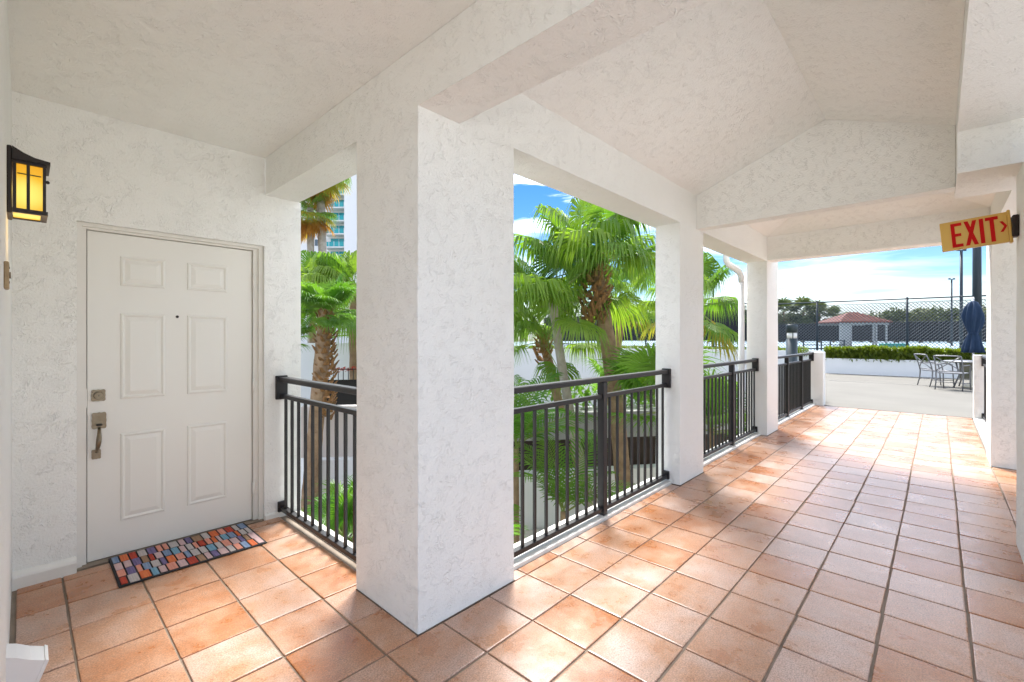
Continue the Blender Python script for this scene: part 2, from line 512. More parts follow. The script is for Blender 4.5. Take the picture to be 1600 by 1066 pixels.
# ------------------------------------------------------------------ mesh helpers
class Mesh:
    def __init__(s):
        s.v, s.f, s.m = [], [], []

    def quad(s, pts, mi=0):
        b = len(s.v)
        s.v += [tuple(p) for p in pts]
        s.f.append(tuple(range(b, b + len(pts))))
        s.m.append(mi)

    def box(s, x0, x1, y0, y1, z0, z1, mi=0, mtx=None):
        b = len(s.v)
        p = [(x, y, z) for z in (z0, z1) for y in (y0, y1) for x in (x0, x1)]
        if mtx:
            p = [tuple(mtx @ Vector(q)) for q in p]
        s.v += p
        for q in ((0, 2, 3, 1), (4, 5, 7, 6), (0, 1, 5, 4), (2, 6, 7, 3), (0, 4, 6, 2), (1, 3, 7, 5)):
            s.f.append(tuple(b + i for i in q))
            s.m.append(mi)
        return s

    def bbox(s, x0, x1, y0, y1, z0, z1, bev=0.004, seg=1, mi=0, mtx=None):
        bm = bmesh.new()
        bmesh.ops.create_cube(bm, size=1)
        for v in bm.verts:
            v.co = Vector(((x0 + x1) / 2 + v.co.x * (x1 - x0), (y0 + y1) / 2 + v.co.y * (y1 - y0), (z0 + z1) / 2 + v.co.z * (z1 - z0)))
        bmesh.ops.bevel(bm, geom=bm.edges[:], offset=bev, segments=seg, affect='EDGES', profile=0.5)
        s.add_bm(bm, mi, mtx)
        return s

    def add_bm(s, bm, mi=0, mtx=None):
        b = len(s.v)
        bm.verts.index_update()
        for v in bm.verts:
            s.v.append(tuple(mtx @ v.co if mtx else v.co))
        for f in bm.faces:
            s.f.append(tuple(b + v.index for v in f.verts))
            s.m.append(mi)
        bm.free()

    def tube(s, pts, rad, n=8, mi=0, caps=True):
        """rad: number or list"""
        pts = [Vector(p) for p in pts]
        if not isinstance(rad, (list, tuple)):
            rad = [rad] * len(pts)
        b = len(s.v)
        up = None
        for i, p in enumerate(pts):
            d = (pts[min(i + 1, len(pts) - 1)] - pts[max(i - 1, 0)]).normalized()
            if up is None:
                up = Vector((0, 0, 1)) if abs(d.z) < 0.9 else Vector((1, 0, 0))
            a = d.cross(up)
            a.normalize()
            up = a.cross(d).normalized()
            for k in range(n):
                t = 2 * math.pi * k / n
                s.v.append(tuple(p + (a * math.cos(t) + up * math.sin(t)) * rad[i]))
        for i in range(len(pts) - 1):
            for k in range(n):
                s.f.append((b + i * n + k, b + i * n + (k + 1) % n, b + (i + 1) * n + (k + 1) % n, b + (i + 1) * n + k))
                s.m.append(mi)
        if caps:
            s.f.append(tuple(b + k for k in reversed(range(n))))
            s.m.append(mi)
            e = b + (len(pts) - 1) * n
            s.f.append(tuple(e + k for k in range(n)))
            s.m.append(mi)
        return s

    def prism(s, poly, axis, a0, a1, mi=0):
        """poly: 2-D outline; axis 'x' -> (y,z), 'y' -> (x,z), 'z' -> (x,y), extruded a0..a1"""
        def P(u, v, a):
            return (a, u, v) if axis == 'x' else (u, a, v) if axis == 'y' else (u, v, a)
        n = len(poly)
        b = len(s.v)
        s.v += [P(u, v, a0) for u, v in poly] + [P(u, v, a1) for u, v in poly]
        s.f.append(tuple(b + i for i in range(n)))
        s.m.append(mi)
        s.f.append(tuple(b + n + i for i in reversed(range(n))))
        s.m.append(mi)
        for i in range(n):
            j = (i + 1) % n
            s.f.append((b + i, b + n + i, b + n + j, b + j))
            s.m.append(mi)
        return s

    def lathe(s, prof, c, n=16, mi=0, wob=None):
        """prof: [(r, z)]; c: centre x, y, z"""
        b = len(s.v)
        for i, (r, z) in enumerate(prof):
            for k in range(n):
                t = 2 * math.pi * k / n
                rr = r * (wob(t, i) if wob else 1)
                s.v.append((c[0] + rr * math.cos(t), c[1] + rr * math.sin(t), c[2] + z))
        for i in range(len(prof) - 1):
            for k in range(n):
                s.f.append((b + i * n + k, b + i * n + (k + 1) % n, b + (i + 1) * n + (k + 1) % n, b + (i + 1) * n + k))
                s.m.append(mi)
        s.f.append(tuple(b + k for k in reversed(range(n))))
        s.m.append(mi)
        e = b + (len(prof) - 1) * n
        s.f.append(tuple(e + k for k in range(n)))
        s.m.append(mi)
        return s

    def mesh(s, name, mats, origin=(0, 0, 0), smooth=False, fix=True):
        me = bpy.data.meshes.new(name)
        o = Vector(origin)
        me.from_pydata([tuple(Vector(v) - o) for v in s.v], [], s.f)
        if not isinstance(mats, (list, tuple)):
            mats = [mats]
        for m in mats:
            me.materials.append(m)
        if len(mats) > 1:
            me.polygons.foreach_set('material_index', s.m)
        if fix:
            bm = bmesh.new()
            bm.from_mesh(me)
            bmesh.ops.recalc_face_normals(bm, faces=bm.faces[:])
            bm.to_mesh(me)
            bm.free()
        if smooth:
            me.polygons.foreach_set('use_smooth', [True] * len(me.polygons))
        me.update()
        return me


def set_props(o, label=None, cat=None, group=None, kind=None):
    if label:
        o['label'] = label
    if cat:
        o['category'] = cat
    if group:
        o['group'] = group
    if kind:
        o['kind'] = kind


def link(name, me, parent=None, loc=(0, 0, 0), rot=(0, 0, 0), label=None, cat=None, group=None, kind=None):
    o = bpy.data.objects.new(name, me)
    COL.objects.link(o)
    o.location = loc
    o.rotation_euler = rot
    if parent:
        o.parent = parent
    set_props(o, label, cat, group, kind)
    return o


def wl(o):
    """world location of an unrotated chain"""
    p = Vector((0, 0, 0))
    while o:
        p = p + Vector(o.location)
        o = o.parent
    return p


def part(name, M_, mats, parent, smooth=False, label=None, kind=None, fix=True):
    """child mesh whose vertices are given in world coordinates (parents unrotated)"""
    vs = M_.v
    cx = (min(v[0] for v in vs) + max(v[0] for v in vs)) / 2
    cy = (min(v[1] for v in vs) + max(v[1] for v in vs)) / 2
    cz = min(v[2] for v in vs)
    o = (cx, cy, cz)
    return link(name, M_.mesh(name, mats, o, smooth, fix), parent, Vector(o) - wl(parent), label=label, kind=kind)


def lpart(name, M_, mats, parent, smooth=False, label=None, kind=None, fix=True):
    """child mesh with vertices in the parent's own frame"""
    return link(name, M_.mesh(name, mats, (0, 0, 0), smooth, fix), parent, label=label, kind=kind)


def solo(name, M_, mats, label=None, cat=None, group=None, kind=None, smooth=False):
    vs = M_.v
    o = ((min(v[0] for v in vs) + max(v[0] for v in vs)) / 2, (min(v[1] for v in vs) + max(v[1] for v in vs)) / 2, min(v[2] for v in vs))
    return link(name, M_.mesh(name, mats, o, smooth), None, o, label=label, cat=cat, group=group, kind=kind)


def thing(name, loc, label, cat, group=None, rz=0.0, kind=None):
    o = bpy.data.objects.new(name, None)
    COL.objects.link(o)
    o.location = loc
    o.rotation_euler = (0, 0, rz)
    o.empty_display_size = 0.2
    set_props(o, label, cat, group, kind)
    return o


def kids(o):
    return [c for c in bpy.data.objects if c.parent == o]


def copy_tree(o, parent=None):
    c = o.copy()
    COL.objects.link(c)
    c.parent = parent
    for ch in kids(o):
        copy_tree(ch, c)
    return c


# ------------------------------------------------------------------ ground and setting
m = Mesh()
m.quad([(-900, -900, -2.25), (900, -900, -2.25), (900, 900, -2.25), (-900, 900, -2.25)])
solo('ground', m, M['ground'], kind='structure')

# patio slab beyond the walkway and along its open side
m = Mesh()
m.prism([(11.17, -0.62), (11.17, 1.93), (13.0, 2.15), (21.6, 3.6), (22.2, -0.4), (22.6, -9), (22.6, -30), (-14, -30), (-14, -0.95), (7.6, -0.95), (7.8, -0.62)], 'z', -2.2, -0.004)
solo('patio', m, M['patio'], kind='structure')
m = Mesh()
m.prism([(-14, -30), (22.6, -30), (22.6, -9.2), (12, -2.75), (4.1, -2.75), (4.1, -0.98), (-14, -0.98)], 'z', -0.003, 0.012)
solo('bounce_deck', m, mat('bounce_deck_white', (0.62, 0.60, 0.56), 0.85, var=(1.5, 0.7, (0.56, 0.54, 0.50))), kind='structure')  # unseen pale deck, added to bounce sunlight into the walkway
# score lines of the concrete: separate shallow joints
m = Mesh()
m.box(17.8, 17.806, -6, 2.6, -0.003, 0.0004)
solo('patio_joint_lines', m, M['greycon'], kind='structure')

# raised court terrace
m = Mesh()
m.prism([(22.1, -40), (22.35, 3.4), (22.0, 5.0), (22.3, 8.2), (19.5, 12.2), (14.5, 17.2), (30, 60), (140, 60), (140, -40)], 'z', -2.2, 0.62)
solo('court', m, M['court'], kind='structure')

# ------------------------------------------------------------------ walkway floor: grout bed and tiles
floor = thing('floor', (0, 0, 0), 'terracotta tiled walkway floor', 'floor', kind='structure')
del floor['category'], floor['label']
m = Mesh()
m.box(-5, 11.14, -0.42, 2.03, -0.26, -0.0075)
part('grout_bed', m, M['grout'], floor)
m = Mesh()
m.box(-1.0, 1.46, 2.03, 4.1, -0.26, -0.0075)
part('grout_bed', m, M['grout'], floor)
m = Mesh()
m.box(4.3, 7.8, -2.6, -0.42, -0.26, -0.0075)
part('grout_bed', m, M['grout'], floor)

TX0, TXS, TY0, TYS, G = 0.152, 0.3093, -0.105, 0.3105, 0.0045


def tile_mesh(x, y, seed):
    """cut or whole tile of size x by y about its own centre: bevelled rim, slightly uneven edge"""
    r = random.Random(seed)
    t = Mesh()
    hx, hy, z0 = x / 2, y / 2, -0.012
    j = lambda: r.uniform(-0.0012, 0.0012)
    ring = [(-hx + j(), -hy + j()), (j(), -hy + j()), (hx + j(), -hy + j()), (hx + j(), j()), (hx + j(), hy + j()), (j(), hy + j()), (-hx + j(), hy + j()), (-hx + j(), j())]
    n = len(ring)
    for k, (z, ins) in enumerate(((z0, 0), (-0.0032, 0), (-0.0008, 0.0016), (0.0, 0.006))):
        for (a, b) in ring:
            t.v.append((a - math.copysign(min(ins, abs(a)), a), b - math.copysign(min(ins, abs(b)), b), z))
    for k in range(3):
        for i in range(n):
            q = (i + 1) % n
            t.f.append((k * n + i, k * n + q, (k + 1) * n + q, (k + 1) * n + i))
            t.m.append(0)
    t.f.append(tuple(3 * n + i for i in range(n)))
    t.m.append(0)
    return t


FULL = [tile_mesh(TXS - 2 * G, TYS - 2 * G, s).mesh('tile', M['tile']) for s in range(4)]
n_tiles = 0
hidden_tiles = Mesh()


def lay(x0, x1, y0, y1):
    """cells of the grid inside a rectangle: whole tiles share a mesh, cut ones have their own"""
    global n_tiles
    i = math.floor((x0 - TX0) / TXS)
    while TX0 + i * TXS < x1 - 0.02:
        a0, a1 = max(x0, TX0 + i * TXS), min(x1, TX0 + (i + 1) * TXS)
        jx = random.uniform(-0.0012, 0.0012)
        j = math.floor((y0 - TY0) / TYS)
        while TY0 + j * TYS < y1 - 0.02:
            b0, b1 = max(y0, TY0 + j * TYS), min(y1, TY0 + (j + 1) * TYS)
            if a1 - a0 > 0.03 and b1 - b0 > 0.03:
                cx, cy = (a0 + a1) / 2, (b0 + b1) / 2
                inside_pillar = a0 > 1.25 and a1 < 1.905 and b0 > 1.765 and b1 < 2.344
                seen = 0.7305 * a1 + 0.683 * b1 > 1.72 and not inside_pillar
                full = a1 - a0 > TXS - 0.002 and b1 - b0 > TYS - 0.002
                if seen and n_tiles < 298:
                    me = random.choice(FULL) if full else tile_mesh(a1 - a0 - 2 * G, b1 - b0 - 2 * G, i * 50 + j).mesh('tile', M['tile'])
                    o = link('tile', me, floor, (cx + jx, cy + random.uniform(-.0012, .0012) + 0.0025 * math.sin(i * 0.7 + j), random.uniform(-0.0009, 0.0006)),
                             (random.uniform(-.0016, .0016), random.uniform(-.0016, .0016), random.uniform(-.004, .004) + (math.pi if random.random() < .5 and full else 0)))
                    n_tiles += 1
                elif not inside_pillar:
                    q = tile_mesh(a1 - a0 - 2 * G, b1 - b0 - 2 * G, i * 50 + j)
                    b = len(hidden_tiles.v)
                    hidden_tiles.v += [(v[0] + cx, v[1] + cy, v[2]) for v in q.v]
                    hidden_tiles.f += [tuple(b + k for k in f) for f in q.f]
                    hidden_tiles.m += q.m
            j += 1
        i += 1


lay(-0.03, 1.35, 1.758, 3.72)
lay(-4.6, 11.10, -0.4155, 1.758)
lay(1.905, 4.19, 1.758, 1.842)
lay(4.77, 7.15, 1.758, 1.842)
lay(4.56, 7.07, -1.4, -0.4155)
lay(7.75, 11.10, 1.758, 1.842)
part('tile_field', hidden_tiles, M['tile'], floor, kind='stuff')

# white slab edge curb under the railings
m = Mesh()
m.bbox(1.907, 4.188, 1.846, 2.05, -0.05, 0.02, 0.004)
solo('slab_curb', m, M['trim'], 'low white slab curb under the near walkway railing', 'curb', 'white slab curbs under the railings')
m = Mesh()
m.bbox(4.772, 7.148, 1.846, 2.05, -0.05, 0.02, 0.004)
solo('slab_curb', m, M['trim'], 'low white slab curb under the middle walkway railing', 'curb', 'white slab curbs under the railings')
m = Mesh()
m.bbox(7.752, 11.09, 1.846, 2.05, -0.05, 0.02, 0.004)
solo('slab_curb', m, M['trim'], 'low white slab curb under the many-barred railing by the patio', 'curb', 'white slab curbs under the railings')
m = Mesh()
m.bbox(1.40, 1.50, 2.346, 3.728, -0.05, 0.012, 0.004)
solo('slab_curb', m, M['trim'], 'low white slab curb under the railing by the door', 'curb', 'white slab curbs under the railings')
# outer face of the slab below
m = Mesh()
m.box(1.503, 11.09, 1.95, 2.048, -2.2, -0.052)
m.box(1.40, 1.502, 2.049, 3.9, -2.2, -0.052)
solo('slab_wall', m, M['stucco'], kind='structure')


# ------------------------------------------------------------------ building: pillars, walls, beams, ceilings
def subdiv_box(x0, x1, y0, y1, z0, z1, amp=0.003, step=0.12, seed=0, bev=0.006):
    """box with gently uneven faces so the trowelled edges are not ruler-straight"""
    from mathutils import noise
    bm = bmesh.new()
    bmesh.ops.create_cube(bm, size=1)
    for v in bm.verts:
        v.co = Vector(((x0 + x1) / 2 + v.co.x * (x1 - x0), (y0 + y1) / 2 + v.co.y * (y1 - y0), (z0 + z1) / 2 + v.co.z * (z1 - z0)))
    vert = [e for e in bm.edges if abs(e.verts[0].co.z - e.verts[1].co.z) > 0.5 * (z1 - z0)]
    bmesh.ops.bevel(bm, geom=vert, offset=bev, segments=2, affect='EDGES', profile=0.5)
    n = max(2, int((z1 - z0) / step))
    for k in range(1, n):
        z = z0 + (z1 - z0) * k / n
        bmesh.ops.bisect_plane(bm, geom=bm.verts[:] + bm.edges[:] + bm.faces[:], plane_co=(0, 0, z), plane_no=(0, 0, 1))
    for v in bm.verts:
        if z0 + 0.01 < v.co.z < z1 - 0.01:
            p = v.co * 2.3 + Vector((seed, 0, 0))
            v.co += Vector((noise.noise(p), noise.noise(p + Vector((9, 4, 1))), 0)) * amp
    q = Mesh()
    q.add_bm(bm)
    return q


ZB = 2.46
q = subdiv_box(1.25, 1.905, 1.765, 2.344, -0.05, ZB, seed=1, bev=0.005)
p1 = solo('stucco_pillar', q, M['stucco'], 'thick white stucco pillar between the door railing and the walkway railing', 'pillar', 'white stucco pillars of the walkway', 'thing', True)
q = subdiv_box(4.19, 4.77, 1.765, 2.01, -0.05, ZB, seed=2, bev=0.005)
solo('stucco_pillar', q, M['stucco'], 'white stucco pillar under the gabled cross beam', 'pillar', 'white stucco pillars of the walkway', 'thing', True)
q = subdiv_box(7.15, 7.75, 1.765, 2.03, -0.05, ZB, seed=3, bev=0.005)
solo('stucco_pillar', q, M['stucco'], 'white stucco pillar with the downspout beside it', 'pillar', 'white stucco pillars of the walkway', 'thing', True)
q = subdiv_box(7.08, 7.72, -0.95, -0.41, -0.05, ZB, seed=4, bev=0.005)
solo('stucco_pillar', q, M['stucco'], 'white stucco pillar behind the exit sign', 'pillar', 'white stucco pillars of the walkway', 'thing', True)
for ob in [o for o in bpy.data.objects if o.name.startswith('stucco_pillar')]:
    xs = [ob.location.x + v.co.x for v in ob.data.vertices]
    ys = [ob.location.y + v.co.y for v in ob.data.vertices]
    X0, X1, Y0, Y1 = min(xs), max(xs), min(ys), max(ys)
    q = Mesh()
    q.box(X0 - .004, X1 + .004, Y0 - .005, Y0 + .02, -.006, .0012)
    q.box(X0 - .005, X0 + .02, Y0 - .004, Y1 - .01, -.006, .0016)
    part('base_joint', q, M['grout_dark'], ob)
for ob in bpy.data.objects:
    if ob.name.startswith('stucco_pillar'):
        for pl in ob.data.polygons:
            pl.use_smooth = False
q = subdiv_box(3.75, 4.54, -0.75, -0.38, -0.05, ZB, seed=5, bev=0.005)
solo('side_wall', q, M['stucco'], 'white stucco wall end holding the exit sign', 'wall', kind='thing')

# door wall with a rebated opening
DX0, DX1, DZ = 0.214, 1.244, 2.076
m = Mesh()
m.box(-0.75, DX0, 3.73, 4.05, -0.26, 3.3)
m.box(DX1, 1.514, 3.73, 4.05, -0.26, ZB)
m.box(DX0, DX1, 3.73, 4.05, DZ, 3.3)
m.box(DX1, 1.249, 3.73, 4.05, ZB, 3.3)
m.box(DX0, DX1, 3.90, 4.05, -0.26, DZ)
door_wall = solo('door_wall', m, M['stucco'], 'white stucco wall around the front door', 'wall', kind='thing')
# rounded base course left of the door
b = Mesh()
b.prism([(3.729, -0.005), (3.729, 0.085), (3.722, 0.09), (3.700, 0.072), (3.694, 0.06), (3.694, -0.005)], 'x', -0.045, 0.212)
part('baseboard', b, M['trim'], door_wall)
b = Mesh()
b.prism([(3.729, -0.005), (3.729, 0.04), (3.718, 0.03), (3.712, -0.005)], 'x', 1.246, 1.40)
part('baseboard', b, M['trim'], door_wall)

m = Mesh()
m.box(-0.75, -0.046, 1.85, 3.729, -0.26, 2.739)
lw = solo('entry_wall', m, M['stucco'], 'white stucco wall carrying the lit lantern', 'wall', kind='thing')

# beams
m = Mesh()
m.box(1.25, 1.5, -0.62, 3.73, ZB, 3.4)
solo('cross_beam', m, M['stucco'], 'thick white cross beam over the near pillar and door railing', 'beam', kind='structure')
m = Mesh()
m.box(1.501, 7.75, 1.765, 2.04, ZB, 3.0)
solo('edge_beam', m, M['stucco'], 'long white beam over the walkway railings', 'beam', kind='structure')
m = Mesh()
m.box(4.58, 4.72, -0.088, 1.764, ZB + 0.006, 3.4)
solo('gable_beam', m, M['stucco'], 'white gabled cross beam across the middle of the walkway', 'beam', kind='structure')
m = Mesh()
m.box(7.15, 7.42, -0.409, 1.764, ZB + 0.012, 2.81)
m.box(7.15, 7.42, -0.95, -0.41, ZB + 0.001, 2.81)
solo('end_beam', m, M['stucco'], 'white beam over the walkway exit to the patio', 'beam', kind='structure')
m = Mesh()
m.box(4.2, 4.95, -2.6, -0.09, ZB + 0.003, 3.4)
solo('drop_beam', m, M['stucco'], 'deep white dropped beam above the exit sign', 'beam', kind='structure')
m = Mesh()
m.box(4.952, 7.148, -0.7, -0.41, ZB + 0.05, 3.0)
solo('side_beam', m, M['stucco'], kind='structure')

# ceilings
m = Mesh()
m.box(-1.2, 1.249, -0.62, 3.729, 2.74, 2.86)
solo('entry_ceiling', m, M['ceil'], kind='structure')
RZ, EL, ER = 3.205, 2.795, 2.91
m = Mesh()
m.prism([(1.765, EL), (0.69, RZ), (-0.089, ER), (-0.089, ER + .1), (0.69, RZ + .1), (1.765, EL + .1)], 'x', 1.501, 4.579)
solo('vaulted_ceiling', m, M['ceil'], kind='structure')
m = Mesh()
m.box(1.501, 4.199, -0.62, -0.09, 2.735, 3.3)
solo('side_ceiling', m, M['ceil'], kind='structure')
# hipped ceiling of the end bay
m = Mesh()
A, B_, C, D = (4.721, 1.764, 2.80), (7.15, 1.764, 2.80), (7.15, -0.41, 2.80), (4.721, -0.41, 2.80)
Rg0, Rg1 = (4.721, 0.69, 3.2), (6.05, 0.69, 3.2)
m.quad([A, B_, Rg1, Rg0])
m.quad([D, Rg0, Rg1, C])
m.quad([B_, C, Rg1])
m2 = Mesh()
m2.v = m.v + [(v[0], v[1], v[2] + 0.08) for v in m.v]
k = len(m.v)
m2.f = m.f + [tuple(k + i for i in reversed(f)) for f in m.f]
m2.m = [0] * len(m2.f)
link('end_ceiling', m2.mesh('end_ceiling', M['ceil'], fix=False), kind='structure')
m = Mesh()
m.box(4.951, 8.2, -2.6, -0.701, 2.76, 2.9)
solo('passage_ceiling', m, M['ceil'], kind='structure')
m = Mesh()
m.box(-1.2, 4.2, -0.65, 2.02, 3.42, 3.6)
m.box(4.2, 7.76, -2.6, 2.02, 3.421, 3.6)
m.box(-1.2, 1.5, 2.021, 4.05, 3.42, 3.6)
solo('light_blocking_roof', m, M['stucco'], kind='structure')  # unseen slab added above the ceilings to stop sky light leaking in

# ------------------------------------------------------------------ front door
door = thing('front_door', (0.72, 3.80, 0), 'off white six panel front door with aged nickel handle set', 'door', kind='thing')
m = Mesh()
x0, x1 = 0.261, 1.182
m.bbox(x0 + 0.003, x1 - 0.003, 3.80, 3.844, 0.006, 2.037, 0.002)
part('door_slab', m, M['door'], door)
fr = Mesh()      # steel frame: jambs and head with a stop
for (a, b_) in ((0.215, x0 - 0.0015), (x1 + 0.0015, 1.243)):
    fr.box(a, b_, 3.782, 3.86, -0.004, 2.075)
fr.box(x0 - 0.0014, x1 + 0.0014, 3.782, 3.86, 2.0405, 2.075)
fr.box(0.2155, 0.238, 3.757, 3.7815, -0.004, 2.075)
fr.box(1.215, 1.2425, 3.757, 3.7815, -0.004, 2.075)
fr.box(0.2385, 1.2145, 3.757, 3.7815, 2.054, 2.075)
part('door_frame', fr, M['trim'], door)
m = Mesh()
m.box(x0 + 0.0005, x1 - 0.0005, 3.850, 3.862, 0.0, 2.0395)
part('gap_shade_sheet', m, M['dark'], door)  # dark sheet behind the slab stands for shade in the door gap
m = Mesh()
m.bbox(0.216, 1.243, 3.735, 3.795, -0.006, 0.004, 0.002)
part('threshold', m, M['grout'], door)


def door_panel(a0, a1, z0, z1):
    q = Mesh()
    y = 3.8
    prof = ((0.0, 0.0), (0.004, -0.0065), (0.012, -0.0085), (0.018, -0.0045), (0.023, -0.0012), (0.046, -0.0078), (0.048, -0.0085))
    b = 0
    for (ins, dy) in prof:
        q.v += [(a0 + ins, y + dy, z0 + ins), (a1 - ins, y + dy, z0 + ins), (a1 - ins, y + dy, z1 - ins), (a0 + ins, y + dy, z1 - ins)]
    for k in range(len(prof) - 1):
        for i in range(4):
            j = (i + 1) % 4
            q.f.append((k * 4 + i, k * 4 + j, (k + 1) * 4 + j, (k + 1) * 4 + i))
            q.m.append(0)
    e = (len(prof) - 1) * 4
    q.f.append((e, e + 1, e + 2, e + 3))
    q.m.append(0)
    part('door_panel', q, M['door'], door)


for (a0, a1) in ((0.419, 0.649), (0.772, 1.015)):
    for (z0, z1) in ((0.217, 0.772), (0.99, 1.536), (1.711, 1.90)):
        door_panel(a0, a1, z0, z1)
for z in (1.808, 1.02, 0.238):
    q = Mesh()
    q.tube([(1.186, 3.781, z - 0.05), (1.186, 3.781, z + 0.05)], 0.008, 10)
    q.tube([(1.186, 3.781, z - 0.056), (1.186, 3.781, z - 0.0505)], 0.0055, 8)
    q.tube([(1.186, 3.781, z + 0.0505), (1.186, 3.781, z + 0.056)], 0.0055, 8)
    part('hinge', q, M['door'], door, True)
# deadbolt rosette
def rosette(cx, cz, hw, hh, y0, y1, n=40):
    pts = []
    for k in range(n):
        t = 2 * math.pi * k / n
        r = 1 + 0.07 * math.cos(4 * t + math.pi) + 0.05 * math.cos(8 * t)
        c, s_ = math.cos(t), math.sin(t)
        e = (abs(c) ** 3.2 + abs(s_) ** 3.2) ** (-1 / 3.2)
        pts.append((cx + c * e * hw * r, cz + s_ * e * hh * r))
    q = Mesh()
    q.prism(pts, 'y', y0, y1)
    return q


db = rosette(0.315, 1.024, 0.034, 0.037, 3.791, 3.7995)
db.tube([(0.315, 3.7908, 1.024), (0.315, 3.779, 1.024)], [0.024, 0.021], 20)
o = part('deadbolt', db, M['nickel'], door)
q = Mesh()
q.tube([(0.315, 3.7785, 1.024), (0.315, 3.774, 1.024)], 0.015, 16)
part('lock_cylinder', q, M['nickel'], o)
q = Mesh()
q.box(0.3135, 0.3165, 3.7725, 3.7738, 1.019, 1.030)
part('keyhole', q, M['dark'], o)
hn = rosette(0.318, 0.868, 0.035, 0.052, 3.791, 3.7995)
o = part('handle_plate', hn, M['nickel'], door)
q = Mesh()
q.bbox(0.304, 0.332, 3.762, 3.7905, 0.838, 0.848, 0.003)
part('thumb_latch', q, M['iron'], o)
q = Mesh()
pts, rr = [], []
for k in range(15):
    t = k / 14
    pts.append((0.318 - 0.012 * t, 3.788 - 0.048 * math.sin(math.pi * min(1, t * 1.02)) ** 0.7, 0.822 - 0.145 * t))
    rr.append(0.0075 + 0.0055 * math.sin(math.pi * t) ** 1.2)
q.tube(pts, rr, 12)
part('handle_grip', q, M['nickel'], door, True)
part('handle_foot', rosette(0.305, 0.662, 0.022, 0.030, 3.791, 3.7995), M['nickel'], door)
q = Mesh()
q.tube([(0.716, 3.7995, 1.524), (0.716, 3.796, 1.524)], [0.0095, 0.008], 14)
part('peephole', q, M['iron'], door)
q = Mesh()
q.bbox(0.2575, 0.2625, 3.790, 3.7995, 0.955, 1.07, 0.001)
part('strike_plate', q, M['door'], door)
q = Mesh()
q.box(0.2578, 0.2606, 3.792, 3.7995, 0.86, 0.905)
part('latch_bolt', q, M['iron'], door)

# ------------------------------------------------------------------ doormat
dm = thing('doormat', (0.74, 3.55, 0.001), 'colourful mosaic patterned doormat with black border before the door', 'doormat')
DM = [(0.352, 3.772), (0.352, 3.292), (1.112, 3.292), (1.112, 3.772)]
q = Mesh()
q.bbox(0.357, 1.117, 3.292, 3.772, 0.0012, 0.008, 0.002)
part('rubber_base', q, M['black'], dm)
rows = [[0, 2, 1, 5, 6, 3, 3, 5, 4, 6, 7, 5, 2, 3, 1, 5, 0],
        [4, 4, 6, 7, 1, 4, 0, 8, 4, 5, 3, 1, 3, 2, 4, 8, 0, 2, 5, 5],
        [3, 6, 3, 0, 5, 6, 2, 3, 0, 5, 5, 8, 5, 3, 4, 6, 7, 4],
        [1, 5, 2, 8, 4, 3, 4, 1, 7, 4, 6, 4, 5, 3, 0, 2, 4]]
rr = random.Random(3)
for ri, row in enumerate(rows):
    ytop = 3.758 - ri * 0.1145
    wts = [rr.uniform(0.75, 1.35) for _ in row]
    tot = sum(wts)
    x = 0.366
    for ci, wt in zip(row, wts):
        wx = wt / tot * 0.742
        q = Mesh()
        ya, yb = ytop - 0.107 + rr.uniform(-.006, .006), ytop + rr.uniform(-.006, .004)
        q.bbox(x + 0.004, x + wx - 0.004, ya, yb, 0.0082, 0.0118, 0.0016)
        part('mosaic_block', q, MATC[ci], dm)
        x += wx


# ------------------------------------------------------------------ railings
def railing(name, axis, fixed, a0, a1, posts, bars, label, brackets=(True, True)):
    """axis 'x' or 'y': the direction the railing runs; fixed: its other coordinate"""
    def bx(q, s0, s1, h0, h1, z0, z1, bev=0.003):
        if axis == 'x':
            q.bbox(s0, s1, fixed + h0, fixed + h1, z0, z1, bev)
        else:
            q.bbox(fixed + h0, fixed + h1, s0, s1, z0, z1, bev)
    c = (a0 + a1) / 2
    root = thing(name, (c, fixed, 0) if axis == 'x' else (fixed, c, 0), label, 'railing', 'dark bronze railings')
    q = Mesh()
    bx(q, a0, a1, -0.032, 0.032, 1.04, 1.078, 0.006)
    part('top_rail', q, M['rail'], root)
    q = Mesh()
    bx(q, a0, a1, -0.02, 0.02, 0.915, 0.945)
    part('middle_rail', q, M['rail'], root)
    q = Mesh()
    bx(q, a0, a1, -0.022, 0.022, 0.045, 0.078)
    part('bottom_rail', q, M['rail'], root)
    for p in posts:
        q = Mesh()
        bx(q, p - 0.026, p + 0.026, -0.034, 0.026, 0.012, 1.039, 0.003)
        part('post', q, M['rail'], root)
    me = None
    for s_ in bars:
        if me is None:
            q = Mesh()
            q.bbox(-0.0095, 0.0095, -0.0095, 0.0095, 0.0785, 0.9145, 0.002)
            me = q.mesh('baluster', M['rail'])
        o = link('baluster', me, root)
        o.location = (s_ - c, 0, 0) if axis == 'x' else (0, s_ - c, 0)
    for e, on, d in ((a0, brackets[0], 1), (a1, brackets[1], -1)):
        if not on:
            continue
        s0, s1 = (e - 0.001, e + 0.022) if d > 0 else (e - 0.022, e + 0.001)
        q = Mesh()
        bx(q, s0, s1, -0.05, 0.036, 0.905, 1.088, 0.004)
        part('bracket', q, M['rail'], root)
        q = Mesh()
        bx(q, s0, s1, -0.034, 0.034, 0.036, 0.115, 0.004)
        part('bracket', q, M['rail'], root)
    return root


